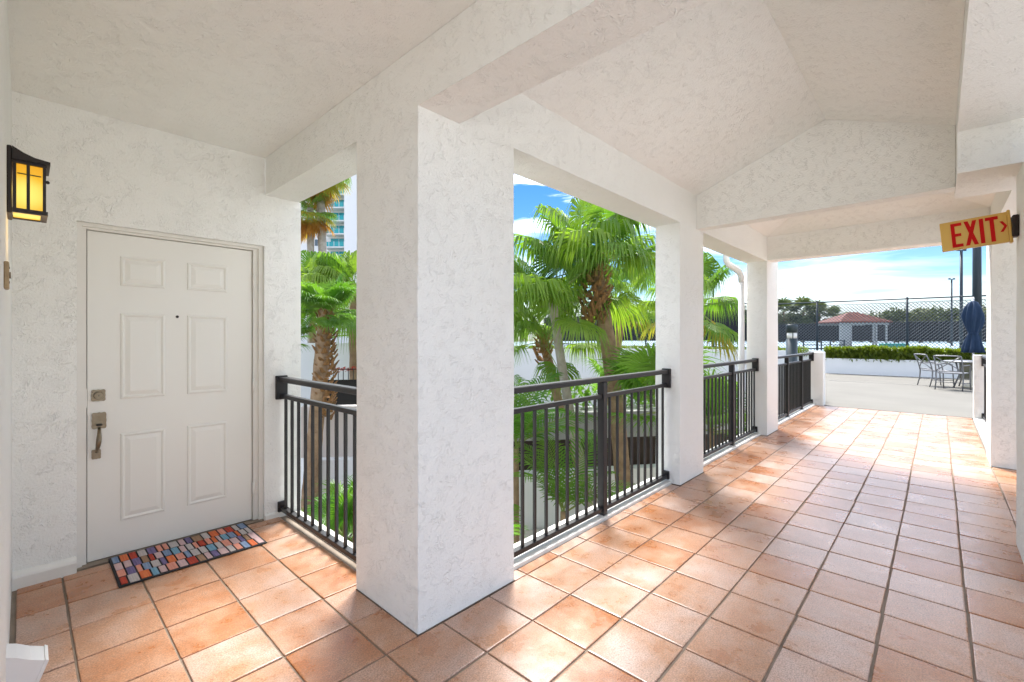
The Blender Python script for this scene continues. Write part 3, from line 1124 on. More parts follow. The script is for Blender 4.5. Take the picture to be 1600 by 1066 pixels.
pit = 0.1178
railing('railing', 'x', 1.90, 1.907, 4.188, [3.05],
        [2.012] + [2.128 + pit * k for k in range(8) if k < 8 and abs(2.128 + pit * k - 3.05) > 0.06] + [3.163 + 0.1187 * k for k in range(9)],
        'dark bronze railing with one centre post beside the tall palm trunks')
railing('railing', 'y', 1.37, 2.346, 3.728, [], [3.65 - 0.1185 * k for k in range(11)],
        'short dark bronze railing between the door wall and the thick pillar')
railing('railing', 'x', 1.92, 4.772, 7.148, [6.13],
        [4.87 + 0.1178 * k for k in range(20) if abs(4.87 + 0.1178 * k - 6.13) > 0.05],
        'dark bronze railing before the downspout pillar')
railing('railing', 'x', 1.92, 7.752, 11.08, [9.0, 10.11],
        [7.85 + 0.1125 * k for k in range(29) if abs(7.85 + 0.1125 * k - 9.0) > 0.045 and abs(7.85 + 0.1125 * k - 10.11) > 0.045],
        'many-barred dark bronze railing ending at the patio')
railing('railing', 'x', -0.56, 7.722, 10.98, [8.9, 9.95],
        [7.83 + 0.1125 * k for k in range(28) if abs(7.83 + 0.1125 * k - 8.9) > 0.045 and abs(7.83 + 0.1125 * k - 9.95) > 0.045],
        'dark bronze railing seen edge-on between exit pillar and white post')
m = Mesh()
m.bbox(7.722, 10.98, -0.62, -0.43, -0.05, 0.02, 0.004)
solo('slab_curb', m, M['trim'], 'low white slab curb under the edge-on railing by the exit pillar', 'curb', 'white slab curbs under the railings')

# end posts of the walkway
q = subdiv_box(11.09, 11.36, 1.715, 1.96, -0.05, 1.085, seed=6, bev=0.006)
solo('end_post', q, M['stucco'], 'white stucco post ending the many-barred railing at the patio', 'post', 'white posts where the walkway meets the patio')
q = subdiv_box(10.985, 11.25, -0.66, -0.435, -0.05, 1.085, seed=7, bev=0.006)
solo('end_post', q, M['stucco'], 'white stucco post in front of the patio table', 'post', 'white posts where the walkway meets the patio')

# ------------------------------------------------------------------ lantern, bell plate, downspout shoe
LX0, LX1, LY0, LY1, LZ0, LZ1 = -0.046, 0.062, 2.655, 2.815, 1.876, 2.082
lan = thing('wall_lantern', (-0.046, 2.735, 1.86), 'lit amber glass wall lantern with dark bronze frame', 'wall lantern')
q = Mesh()
q.bbox(LX0, LX0 + 0.014, LY0 - 0.006, LY1 + 0.006, LZ0 - 0.006, LZ1 + 0.052, 0.003)
part('back_plate', q, M['iron'], lan)
q = Mesh()      # swept roof
prof = [(LX0 + .0145, LZ1), (LX0 + .0145, LZ1 + 0.050), (0.0, LZ1 + 0.030), (0.03, LZ1 + 0.018), (LX1 + 0.012, LZ1 + 0.012), (LX1 + 0.012, LZ1)]
q.prism(prof, 'y', LY0 - 0.012, LY1 + 0.012)
part('roof_cap', q, M['iron'], lan)
q = Mesh()
b_ = 0.0048
for y in (LY0 + b_, LY1 - b_):
    for x in (LX0 + 0.021, 0.012, LX1 - b_):
        q.box(x - b_, x + b_, y - b_, y + b_, LZ0 + 0.0165, LZ1 - 0.001)
q.box(LX1 - 2 * b_, LX1, (LY0 + LY1) / 2 - b_, (LY0 + LY1) / 2 + b_, LZ0 + 0.0165, LZ1 - 0.001)
for (z0, z1, o_) in ((LZ0, LZ0 + 0.016, 0.005), (LZ1 - 0.012, LZ1 - 0.0005, 0.003)):
    q.box(LX0 + 0.0145, LX1 + o_, LY0 - o_, LY0 + 0.014, z0, z1)
    q.box(LX0 + 0.0145, LX1 + o_, LY1 - 0.014, LY1 + o_, z0, z1)
    q.box(LX1 - 0.014, LX1 + o_ - .0004, LY0 + 0.0142, LY1 - 0.0142, z0, z1)
for y in (LY0 + 0.002, LY1 - 0.005):
    q.box(LX0 + 0.028, LX1 - 0.0135, y, y + 0.003, LZ1 - 0.052, LZ1 - 0.048)
part('frame', q, M['iron'], lan)
for (y, a0, a1) in ((LY0 + 0.006, LX0 + 0.0258, 0.0074), (LY0 + 0.006, 0.0166, LX1 - 0.0094), (LY1 - 0.009, LX0 + 0.0258, 0.0074), (LY1 - 0.009, 0.0166, LX1 - 0.0094)):
    q = Mesh()
    q.box(a0, a1, y, y + 0.003, LZ0 + 0.0162, LZ1 - 0.012)
    part('pane', q, M['amber'], lan)
for (a0, a1) in ((LY0 + 0.013, 2.728), (2.742, LY1 - 0.013)):
    q = Mesh()
    q.box(LX1 - 0.009, LX1 - 0.006, a0, a1, LZ0 + 0.0162, LZ1 - 0.012)
    part('pane', q, M['amber'], lan)
q = Mesh()
q.box(LX0 + 0.016, LX1 - 0.0145, LY0 + 0.0145, LY1 - 0.0145, LZ0 + 0.004, LZ0 + 0.007)
part('bottom_pane', q, M['amber'], lan)
q = Mesh()
q.lathe([(0.004, -0.03), (0.016, -0.012), (0.02, 0.008), (0.012, 0.03), (0.004, 0.04)], (0.004, 2.735, 1.975), 12)
part('bulb', q, M['bulb'], lan, True)
q = Mesh()
q.lathe([(0.002, 0), (0.006, 0.002), (0.007, 0.008), (0.003, 0.013)], (LX1 + 0.004, LY0 + 0.002, LZ1 - 0.075), 8)
part('screw_knob', q, M['iron'], lan, True)
pl_ = bpy.data.lights.new('lantern_light', 'POINT')
pl_.energy = 0.05
pl_.color = (1.0, 0.6, 0.18)
pl_.shadow_soft_size = 0.03
plo = bpy.data.objects.new('lantern_light', pl_)
COL.objects.link(plo)
plo.location = (0.10, 2.735, 1.80)

bp_ = thing('bell_plate', (-0.046, 2.3, 1.55), 'small beige doorbell plate on the wall below the lantern', 'doorbell')
q = Mesh()
q.bbox(-0.046, -0.034, 2.262, 2.345, 1.545, 1.635, 0.003)
part('plate', q, M['plate'], bp_)
q = Mesh()
q.tube([(-0.0339, 2.30, 1.592), (-0.030, 2.30, 1.592)], 0.011, 12)
part('button', q, M['nickel'], bp_)
q = Mesh()
q.tube([(-0.0339, 2.30, 1.568), (-0.0325, 2.30, 1.568)], 0.004, 8)
q.tube([(-0.0339, 2.30, 1.617), (-0.0325, 2.30, 1.617)], 0.004, 8)
part('screw', q, M['iron'], bp_)

ds = thing('drain_shoe', (-0.02, 2.6, 0), 'white painted drain outlet shoe kicking out at the wall foot', 'drain spout')
q = Mesh()
# kicked-out rectangular elbow, hollow-looking mouth
y0, y1 = 2.555, 2.675
sec = [((-0.046, 0.055), (-0.046, 0.178)), ((-0.025, 0.045), (-0.020, 0.166)), ((0.004, 0.03), (0.016, 0.140)), ((0.022, 0.018), (0.056, 0.118))]
b0 = 0
for (a, c) in sec:
    q.v += [(a[0], y0, a[1]), (c[0], y0, c[1]), (c[0], y1, c[1]), (a[0], y1, a[1])]
for k in range(len(sec) - 1):
    for i in range(4):
        j = (i + 1) % 4
        q.f.append((k * 4 + i, k * 4 + j, (k + 1) * 4 + j, (k + 1) * 4 + i))
        q.m.append(0)
q.f.append((0, 1, 2, 3))
e = (len(sec) - 1) * 4
q.f.append((e, e + 1, e + 2, e + 3))
q.m += [0, 0]
part('elbow', q, M['white'], ds)
q = Mesh()
a, c = sec[-1]
def rim(sx):
    return [(a[0] + sx * (c[0] - a[0]), a[1] + sx * (c[1] - a[1]))]
q.v += [(a[0] - 0.004, y0 - 0.004, a[1] - 0.003), (c[0] + 0.002, y0 - 0.004, c[1] + 0.004), (c[0] + 0.002, y1 + 0.004, c[1] + 0.004), (a[0] - 0.004, y1 + 0.004, a[1] - 0.003)]
q.v += [(v[0] + 0.009, v[1], v[2] - 0.008) for v in q.v[:4]]
q.f += [(0, 1, 2, 3), (4, 7, 6, 5)] + [(i, 4 + i, 4 + (i + 1) % 4, (i + 1) % 4) for i in range(4)]
q.m += [0] * 6
part('rim', q, M['white'], ds)

# ------------------------------------------------------------------ EXIT sign
SX = 4.40
sg = thing('exit_sign', (SX, -0.17, 1.98), 'yellow exit sign with red lettering and arrow, sagging from the wall', 'exit sign')
tilt = Matrix.Translation((0, -0.335, 2.105)) @ Matrix.Rotation(R(-4.6), 4, 'X') @ Matrix.Translation((0, 0.335, -2.105))
# local sheet: y from -0.332 (wall side) to -0.012; z 2.005 .. 2.205
q = Mesh()
q.bbox(SX - 0.019, SX + 0.019, -0.331, -0.011, 2.006, 2.204, 0.003, mtx=tilt)
part('sign_panel', q, M['signy'], sg)
q = Mesh()
q.bbox(SX - 0.024, SX + 0.024, -0.347, -0.3315, 1.998, 2.214, 0.004, mtx=tilt)
part('mount_flange', q, M['signy'], sg)
q = Mesh()
q.bbox(SX - 0.04, SX + 0.04, -0.3795, -0.3475, 2.035, 2.175, 0.006)
part('mount_box', q, M['iron'], sg)


def sign_letter(polys):
    q = Mesh()
    for pts in polys:
        # u: 0..1 along the reading direction (towards -Y), v up
        P3 = [(-0.064 - u * 1.13, v * 1.1) for (u, v) in pts]
        n = len(P3)
        b = len(q.v)
        for xo in (SX - 0.0215, SX - 0.0192):
            q.v += [tuple(tilt @ Vector((xo, y, 2.022 + v))) for (y, v) in P3]
        q.f.append(tuple(b + i for i in range(n)))
        q.f.append(tuple(b + n + i for i in reversed(range(n))))
        q.m += [0, 0]
        for i in range(n):
            j = (i + 1) % n
            q.f.append((b + i, b + n + i, b + n + j, b + j))
            q.m.append(0)
    part('letter', q, M['signr'], sg)


H, T = 0.150, 0.017
sign_letter([[(0, 0), (T, 0), (T, H), (0, H)], [(T, 0), (.048, 0), (.048, .019), (T, .019)], [(T, .0665), (.043, .0665), (.043, .0845), (T, .0845)], [(T, .131), (.048, .131), (.048, H), (T, H)]])
sign_letter([[(.058, 0), (.076, 0), (.1125, H), (.0945, H)],
             [(.0946, 0), (.1125, 0), (.09435, .5 * H), (.08535, .2534 * H)],
             [(.07615, .5 * H), (.08515, .7466 * H), (.0759, H), (.058, H)]])
sign_letter([[(.122, 0), (.140, 0), (.140, H), (.122, H)]])
sign_letter([[(.165, 0), (.183, 0), (.183, .131), (.200, .131), (.200, H), (.148, H), (.148, .131), (.165, .131)]])
sign_letter([[(.204, .050), (.217, .050), (.234, .082), (.221, .082)], [(.221, .0822), (.234, .0822), (.217, .114), (.204, .114)]])

# ------------------------------------------------------------------ downspout outside the third pillar
dsp = thing('downspout', (7.1, 2.09, 0), 'white curved downspout outside the third walkway pillar', 'downspout')


def rect_sweep(pts, wx, wy):
    q = Mesh()
    for p in pts:
        q.v += [(p[0] - wx, p[1] - wy, p[2]), (p[0] + wx, p[1] - wy, p[2]), (p[0] + wx, p[1] + wy, p[2]), (p[0] - wx, p[1] + wy, p[2])]
    for k in range(len(pts) - 1):
        for i in range(4):
            j = (i + 1) % 4
            q.f.append((k * 4 + i, k * 4 + j, (k + 1) * 4 + j, (k + 1) * 4 + i))
            q.m.append(0)
    e = (len(pts) - 1) * 4
    q.f += [(3, 2, 1, 0), (e, e + 1, e + 2, e + 3)]
    q.m += [0, 0]
    return q


q = Mesh()
q.tube([(6.80, 2.20, 2.75), (6.80, 2.20, 2.52), (6.81, 2.20, 2.47), (6.85, 2.19, 2.43), (6.96, 2.14, 2.38), (7.04, 2.10, 2.33), (7.075, 2.085, 2.27), (7.08, 2.08, 2.18)], 0.042, 10)
part('upper_bend', q, M['white'], dsp, True)
q = Mesh()
q.tube([(7.08, 2.08, 2.1795), (7.08, 2.08, -2.0)], 0.042, 10)
part('pipe', q, M['white'], dsp, True)
q = Mesh()
q.bbox(7.03, 7.149, 2.03, 2.13, 1.0, 1.03, 0.003)
part('strap', q, M['white'], dsp)


# ------------------------------------------------------------------ palms
def fan_mesh(name, seed, pitch, Lf=0.95, pet=0.9, nseg=30, droop=0.55, spread=142, mats=None, steps=5, thin=1.0):
    """one fan frond: petiole then pleated blade whose tips hang; pitch baked so gravity is right under any yaw"""
    r = random.Random(seed)
    p = R(pitch)
    u = Vector((math.cos(p), 0, math.sin(p)))
    y = Vector((0, 1, 0))
    nrm = Vector((-math.sin(p), 0, math.cos(p)))
    q = Mesh()
    pts = []
    for k in range(6):
        t = k / 5
        pts.append(u * (pet * t) + Vector((0, 0, -0.10 * pet * t * t)))
    q.tube(pts, [0.020, 0.017, 0.014, 0.012, 0.010, 0.008], 5, mi=1)
    hub = pts[-1]
    da = 2 * R(spread) / nseg
    for s in range(nseg):
        a = -R(spread) + da * (s + 0.5) + r.uniform(-.02, .02)
        d = u * math.cos(a) + y * math.sin(a) + nrm * 0.16
        d.normalize()
        side = (y * math.cos(a) - u * math.sin(a)).normalized()
        ln = Lf * (0.72 + 0.28 * math.cos(a * 0.55)) * r.uniform(0.9, 1.08)
        wm = ln * 0.47 * math.tan(da / 2) * 1.02
        dr = droop * r.uniform(0.75, 1.3)
        tw = r.uniform(-.25, .25)
        base = len(q.v)
        sts = (0.04, 0.25, 0.47, 0.68, 0.86, 1.0) if steps == 5 else (0.04, 0.47, 0.75, 1.0)
        cur = Vector(hub)
        prev = 0
        for t in sts:
            dd = Vector(d)
            if t > 0.4:
                g = ((t - 0.4) / 0.6) ** 1.1 * dr * 2.6
                dd = (d + Vector((0, 0, -1)) * g).normalized()
            cur = cur + dd * (ln * (t - prev))
            prev = t
            wd = wm * (t / 0.47) if t <= 0.47 else wm * max(0.05, 1 - ((t - 0.47) / 0.53) ** (1.3 * thin)) * (1 if thin == 1.0 else 0.7)
            fold = wd * 0.55
            ss = (side * math.cos(tw * t) + nrm * math.sin(tw * t))
            q.v += [tuple(cur - ss * wd + nrm * fold * .5), tuple(cur - nrm * fold * .5), tuple(cur + ss * wd + nrm * fold * .5)]
        for k in range(len(sts) - 1):
            b = base + 3 * k
            q.f += [(b, b + 1, b + 4, b + 3), (b + 1, b + 2, b + 5, b + 4)]
            q.m += [0, 0]
    return q.mesh(name, mats or [M['leaf'], M['petiole']], fix=False)


def pinnate_mesh(name, seed, pitch, L=1.5, nl=26, ll=0.45, mats=None, arch=1.0):
    r = random.Random(seed)
    q = Mesh()
    pts, dirs = [], []
    cur = Vector((0, 0, 0))
    n = 12
    for k in range(n + 1):
        t = k / n
        a = R(pitch) - arch * t ** 1.3
        d = Vector((math.cos(a), 0, math.sin(a)))
        pts.append(cur.copy())
        dirs.append(d)
        cur = cur + d * (L / n)
    q.tube(pts, [0.016 * (1 - 0.8 * k / n) for k in range(n + 1)], 4, mi=1)
    for s in range(nl):
        t = 0.16 + 0.84 * s / (nl - 1)
        f = t * n
        i = min(n - 1, int(f))
        p0 = pts[i].lerp(pts[i + 1], f - i)
        d = dirs[i]
        up = Vector((-d.z, 0, d.x))
        ln = ll * (0.55 + 0.9 * math.sin(math.pi * (0.15 + 0.8 * t))) * 0.75 * r.uniform(.9, 1.1)
        for sg_ in (-1, 1):
            dd = (d * (0.5 + 0.5 * t) + Vector((0, sg_, 0)) * (1.0 - 0.35 * t) + up * 0.35).normalized()
            base = len(q.v)
            c = Vector(p0)
            prev = 0
            for t2, wd in ((0, 0.008), (0.35, 0.019), (0.7, 0.013), (1.0, 0.002)):
                e = (dd + Vector((0, 0, -1)) * (t2 ** 1.5) * 0.75).normalized()
                c = c + e * ln * (t2 - prev)
                prev = t2
                q.v += [tuple(c - d * wd), tuple(c + up * (-wd * 0.4)), tuple(c + d * wd)]
            for k in range(3):
                b = base + 3 * k
                q.f += [(b, b + 1, b + 4, b + 3), (b + 1, b + 2, b + 5, b + 4)]
                q.m += [0, 0]
    return q.mesh(name, mats or [M['leaf'], M['petiole']], fix=False)


PITCH = (72, 48, 24, 2, -24, -48)
FAN = {p: [fan_mesh('frond', 10 + p + 3 * k, p, Lf=1.05, nseg=54, droop=1.5 if p > 30 else 2.1, thin=0.5) for k in range(2)] for p in PITCH}
FAN_S = {p: [fan_mesh('frond', 90 + p + k, p, Lf=0.66, pet=0.6, nseg=36, droop=0.45, spread=150, thin=0.7, mats=[M['leaf_dark'], M['petiole']]) for k in range(2)] for p in (72, 48, 24, 2, -24)}
FAN_D = {p: [fan_mesh('dead_frond', 70 + p + k, p, Lf=0.9, pet=0.8, nseg=22, droop=0.8, steps=3, mats=[M['leaf_dead'], M['boot']]) for k in range(1)] for p in (-50, -66, -78)}
FAN_Y = {p: [fan_mesh('dead_frond', 40 + p + k, p, Lf=0.9, pet=0.8, nseg=24, droop=0.7, steps=3, mats=[M['leaf_yel'], M['petiole']]) for k in range(1)] for p in (-24, -48)}
PIN = {p: [pinnate_mesh('frond', 5 + p + k, p, mats=[M['leaf_dark'], M['petiole']]) for k in range(2)] for p in (78, 58, 36)}


def trunk_mesh(base, top, r0, r1, lean=(0, 0), n=26, seg=12, seed=0, rings=0.03):
    r = random.Random(seed)
    pts, rad = [], []
    b, t_ = Vector(base), Vector(top)
    for k in range(n + 1):
        t = k / n
        p = b.lerp(t_, t)
        s = math.sin(math.pi * t)
        p += Vector((lean[0] * s, lean[1] * s, 0))
        pts.append(p)
        rad.append((r0 + (r1 - r0) * t ** 0.6) * (1 + rings * math.sin(k * 2.1) + r.uniform(-rings, rings)))
    q = Mesh()
    q.tube(pts, rad, seg)
    return q


def boots_mesh(c, z0, z1, r, n, seed, L=0.16):
    """criss-cross stubs of old leaf stalks round the upper trunk"""
    rr = random.Random(seed)
    q = Mesh()
    for k in range(n):
        t = k / n
        a = k * 2.39996
        z = z0 + (z1 - z0) * t
        rad = r * (0.8 + 0.45 * math.sin(math.pi * min(1, t * 1.1)))
        d = Vector((math.cos(a), math.sin(a), 0))
        s = Vector((-d.y, d.x, 0))
        p = Vector((c[0], c[1], z)) + d * rad * 0.72
        l = L * rr.uniform(.7, 1.5)
        tip = p + d * l * 0.55 + Vector((0, 0, l * rr.uniform(.5, 1.0))) + s * rr.uniform(-.04, .04)
        w0, w1 = 0.06 * rr.uniform(.7, 1.3), 0.022
        b = len(q.v)
        q.v += [tuple(p - s * w0), tuple(p + d * .035), tuple(p + s * w0), tuple(tip - s * w1), tuple(tip + d * .015), tuple(tip + s * w1), tuple(p - d * .03), tuple(tip - d * .012)]
        for f in ((0, 1, 4, 3), (1, 2, 5, 4), (2, 6, 7, 5), (6, 0, 3, 7), (3, 4, 5, 7), (0, 6, 2, 1)):
            q.f.append(tuple(b + i for i in f))
            q.m.append(0)
    return q


def crown(root, top, n, plan, scale=1.0, seed=0, jitter=0.12, spin=0.0):
    """plan: list of (share, {pitch: meshes}, pitch list) from the spear leaves downwards"""
    r = random.Random(seed)
    k = 0
    base = Vector(top) - wl(root)
    for share, bank, pitches, nm in plan:
        for i in range(int(round(n * share))):
            me = r.choice(bank[pitches[i % len(pitches)]])
            s = scale * r.uniform(1 - jitter, 1 + jitter)
            o = link(nm, me, root, base + Vector((r.uniform(-.04, .04), r.uniform(-.04, .04), r.uniform(-.12, .06) * scale)), (r.uniform(-.14, .14), r.uniform(-.14, .14), spin + k * 2.39996 + r.uniform(-.25, .25)))
            o.scale = (s, s, s)
            k += 1


def fan_palm(name, base, top, r0, r1, nf, label, scale=1.0, seed=0, lean=(0, 0), boots=None, bark='trunk', dead=0.0, group=None, bank=None, yellow=0.0, pitches=None, cat='palm tree'):
    root = thing(name, base, label, cat, group)
    part('trunk', trunk_mesh(base, top, r0, r1, lean, seed=seed), M[bark], root, True)
    if boots:
        part('leaf_bases', boots_mesh((top[0], top[1]), top[2] - boots[0], top[2] + 0.1, boots[1], boots[2], seed), M['boot'], root, kind='stuff')
    bk = bank or FAN
    ps = pitches or [72, 48, 48, 24, 24, 2, 2, -24]
    plan = [(1.0 - dead - yellow, bk, ps, 'frond')]
    if yellow:
        plan.append((yellow, FAN_Y, [-24, -48], 'dead_frond'))
    if dead:
        plan.append((dead, FAN_D, [-50, -66, -78], 'dead_frond'))
    crown(root, top, nf, plan, scale, seed)
    return root


GP = 'palms growing in the sunken garden'
fan_palm('fan_palm', (7.42, 4.10, -2.25), (6.86, 4.42, 2.75), 0.15, 0.13, 23, 'tall drooping fan palm with shaggy brown leaf bases on its trunk', 1.06, 11, (0.10, -0.03), (1.15, 0.24, 100), group=GP, pitches=[72, 48, 48, 24, 24, 24, 2, 2, -24])
fan_palm('fan_palm', (7.10, 4.48, -2.25), (6.30, 4.92, 2.0), 0.10, 0.075, 13, 'slim leaning fan palm with pale ringed trunk', 0.98, 12, (-0.10, 0.02), None, 'trunk_pale', group=GP)
fan_palm('fan_palm', (7.75, 5.15, -2.25), (7.05, 5.75, 1.35), 0.11, 0.09, 12, 'shorter fan palm with rusty trunk behind the slim leaning one', 0.85, 13, (0, 0), (0.5, 0.13, 30), group=GP)
fan_palm('fan_palm', (12.6, 7.9, -2.25), (12.9, 7.2, 2.6), 0.15, 0.12, 16, 'fan palm in the back of the garden near the windscreen fence', 1.0, 14, (0, 0), None, yellow=0.1, group=GP)
fan_palm('fan_palm', (9.6, 3.9, -2.25), (9.45, 3.75, 2.15), 0.09, 0.08, 16, 'fan palm whose drooping yellowed tips show before the windscreen fence', 0.85, 16, (0, 0), None, yellow=0.1, group=GP)
# door side of the garden
fan_palm('fan_palm', (3.78, 9.0, -2.25), (4.08, 8.85, 1.95), 0.16, 0.135, 30, 'stout fan palm with shaggy dark trunk beyond the door railing', 0.72, 17, (0, 0), (2.2, 0.16, 130), bank=FAN_S, pitches=[72, 48, 48, 24, 24, 2, 2, -24], group=GP)
fan_palm('fan_palm', (3.35, 9.1, -2.25), (3.72, 9.7, 1.4), 0.09, 0.08, 14, 'thin grey trunked fan palm beside the stout shaggy one', 0.75, 18, (0, 0), None, 'trunk_pale', bank=FAN_S, pitches=[72, 48, 24, 2], group=GP)
fan_palm('fan_palm', (9.46, 22.0, -2.25), (9.40, 22.05, 7.6), 0.21, 0.15, 30, 'tall skirted palm with grey trunk and orange dead fronds, nearer the white tower edge', 0.95, 19, (0, 0), None, 'trunk_pale', dead=0.25, yellow=0.22, group='tall skirted palms before the white tower')
fan_palm('fan_palm', (10.1, 21.6, -2.25), (9.75, 21.85, 9.5), 0.23, 0.18, 34, 'tall skirted palm with thicker trunk, before the tower balconies', 1.1, 20, (0, 0), None, 'trunk_pale', dead=0.2, yellow=0.2, group='tall skirted palms before the white tower')
for (x, y, zt, lb, sd_) in ((5.9, 11.2, 2.55, 'dense green fan palm in the gap between stout palm and pillar', 21), (6.3, 14.6, 3.0, 'fan palm rising behind the white garden wall below the balconies', 22),
                            (4.9, 14.8, 2.9, 'fan palm rising behind the white garden wall below the tall trunks', 23)):
    fan_palm('fan_palm', (x, y, -2.25), (x, y, zt), 0.12, 0.1, 26, lb, 1.0, sd_, bank=FAN, group=GP)

# low fan palms and pinnate palms just outside the railings
GL = 'low palms by the railings'


def low_palm(x, y, zb, zt, n, bank, pit_, sc, seed, label, name='low_palm'):
    root = thing(name, (x, y, zb), label, 'palm', GL)
    part('trunk', trunk_mesh((x, y, zb), (x, y, zt), 0.06, 0.045, n=10, seg=8, seed=seed), M['trunk'], root, True)
    crown(root, (x, y, zt), n, [(1.0, bank, pit_, 'frond')], sc, seed)


low_palm(6.75, 3.15, -2.25, 0.35, 14, FAN_S, [72, 48, 48, 24, 2], 1.15, 31, 'bright low fan palm filling the gap before the second pillar')
low_palm(8.5, 3.0, -2.25, -0.25, 12, FAN_S, [72, 48, 24, 24], 0.95, 32, 'bright low fan palm behind the middle railing')
low_palm(5.1, 5.5, -2.25, -0.3, 8, FAN_S, [72, 48, 24, 2], 1.0, 33, 'dark low fan palm behind the pale trunk')
low_palm(4.95, 4.55, -2.25, -0.25, 8, PIN, [78, 58, 36], 0.9, 34, 'feathery palm with long fronds beside the thick pillar', 'feather_palm')
low_palm(5.05, 3.75, -2.25, -1.0, 8, PIN, [78, 58, 36], 0.8, 35, 'feathery palm hanging over the white planter wall', 'feather_palm')
low_palm(3.55, 3.9, -2.25, -1.35, 10, PIN, [78, 58, 36], 0.9, 36, 'small feathery palm low beside the thick pillar', 'feather_palm')
low_palm(3.05, 6.1, -2.25, -1.45, 16, FAN_S, [72, 48, 24, 24, 2], 0.75, 38, 'lush low fan palm in the gravel below the door railing')
low_palm(3.6, 6.6, -2.25, -1.5, 12, FAN_S, [72, 48, 24, 2], 0.75, 39, 'low fan palm in the gravel near the thick pillar')
low_palm(7.3, 12.0, -2.25, 1.05, 10, PIN, [58, 36], 1.1, 40, 'feathery palm leaning over the white garden wall', 'feather_palm')
low_palm(10.2, 5.9, -2.25, 0.0, 8, FAN_S, [72, 48, 24, 2], 1.2, 41, 'low fan palm standing on the grey planter ledge')


# ------------------------------------------------------------------ garden walls and planters
def wall_path(name, pts, thick, z0, z1, mt, label, cat, cap=None, group=None):
    """vertical wall along a plan polyline (thickness on its left)"""
    q = Mesh()
    P_ = [Vector((p[0], p[1])) for p in pts]
    offs = []
    for i, p in enumerate(P_):
        d = (P_[min(i + 1, len(P_) - 1)] - P_[max(i - 1, 0)]).normalized()
        offs.append(p + Vector((-d.y, d.x)) * thick)
    n = len(P_)
    for z in (z0, z1):
        q.v += [(p.x, p.y, z) for p in P_] + [(p.x, p.y, z) for p in offs]
    a, b, c, d = 0, n, 2 * n, 3 * n
    for i in range(n - 1):
        q.f += [(a + i, a + i + 1, c + i + 1, c + i), (b + i + 1, b + i, d + i, d + i + 1), (c + i, c + i + 1, d + i + 1, d + i)]
    q.f += [(a, c, d, b), (a + n - 1, b + n - 1, d + n - 1, c + n - 1)]
    q.m = [0] * len(q.f)
    return solo(name, q, mt, label, cat, group, 'thing')


wall_path('garden_wall', [(22.05, 3.45), (21.2, 4.6), (21.05, 6.0), (20.95, 7.6), (20.45, 9.6), (17.8, 12.5), (13.3, 16.5), (8.5, 18.6)], -0.2, -2.25, 0.86, M['wallpaint'], 'long curved white garden wall behind the palms', 'wall')
wall_path('patio_planter_wall', [(22.3, -9), (21.75, -1.3), (21.6, 0.27), (21.5, 2.0), (21.48, 3.24), (21.9, 3.6)], -0.25, -0.05, 0.585, M['wallpaint'], 'low white planter wall behind the patio chairs', 'wall')
wall_path('white_wall', [(7.9, 11.0), (6.3, 12.3), (5.2, 13.3), (3.0, 14.8)], -0.2, -2.25, 1.23, M['wallpaint'], 'white garden wall beyond the door railing', 'wall')
m = Mesh()
m.bbox(11.75, 12.15, 2.0, 2.2, -0.05, 0.66, 0.01)
solo('low_post', m, M['wallpaint'], 'short white pier just behind the white end post', 'pier')

# stepped planter seen through the railings
pln = thing('stepped_planter', (7.4, 4.9, -2.25), 'stepped white and grey garden planter with dark timber band behind the palms', 'planter')
dx, dy = 0.794, -0.608          # along the planter
nx, ny = 0.608, 0.794           # away from the walkway


def slab_along(s0, s1, d0, d1, z0, z1):
    q = Mesh()
    o = (7.45, 4.85)
    pts = [(o[0] + dx * s + nx * d, o[1] + dy * s + ny * d) for s, d in ((s0, d0), (s1, d0), (s1, d1), (s0, d1))]
    q.prism(pts, 'z', z0, z1)
    return q


part('lower_wall', slab_along(-4.2, 3.6, 0, 0.25, -2.25, -1.17), M['wallpaint'], pln)
for k in range(11):
    part('timber_board', slab_along(-4.2 + 0.71 * k, -4.2 + 0.71 * k + 0.695, 0.35, 0.42, -1.6, -0.63), M['timber'], pln)
part('concrete_ledge', slab_along(-4.2, 3.6, 0.30, 1.1, -0.62, -0.10), M['greycon'], pln)
q = slab_along(-4.1, 3.5, 0.26, 0.34, -1.30, -1.19)
part('soil', q, M['ground'], pln)
# dense dark undergrowth behind the ledge
def leaf_mass(name, boxes, n, size, mt, seed, label=None, kind='stuff', cat=None, parent=None, elev=(-0.3, 1.3), wid=0.24):
    r = random.Random(seed)
    q = Mesh()
    vol = [(b[1] - b[0]) * (b[3] - b[2]) * (b[5] - b[4]) for b in boxes]
    tot = sum(vol)
    for b, v in zip(boxes, vol):
        for _ in range(int(n * v / tot)):
            c = Vector((r.uniform(b[0], b[1]), r.uniform(b[2], b[3]), b[4] + (b[5] - b[4]) * r.random() ** 0.8))
            a = r.uniform(0, 6.283)
            e = r.uniform(*elev)
            d = Vector((math.cos(a) * math.cos(e), math.sin(a) * math.cos(e), math.sin(e)))
            s = d.cross(Vector((0.3, 0.2, 1))).normalized()
            L = size * r.uniform(.6, 1.4)
            w_ = L * wid
            q.quad([c - d * L * .5, c + s * w_, c + d * L * .5, c - s * w_])
    vs = q.v
    o = (sum(v[0] for v in vs) / len(vs), sum(v[1] for v in vs) / len(vs), min(v[2] for v in vs))
    me = q.mesh(name, mt, o, fix=False)
    return link(name, me, parent, o, kind=kind, label=label, cat=cat)


bx_ = []
for k in range(9):
    s = -3.6 + k * 0.85
    c = (7.45 + dx * s + nx * 0.9, 4.85 + dy * s + ny * 0.9)
    bx_.append((c[0] - .45, c[0] + .45, c[1] - .4, c[1] + .4, -0.12, 0.45))
leaf_mass('undergrowth', bx_, 1800, 0.16, M['leaf_dark'], 5)

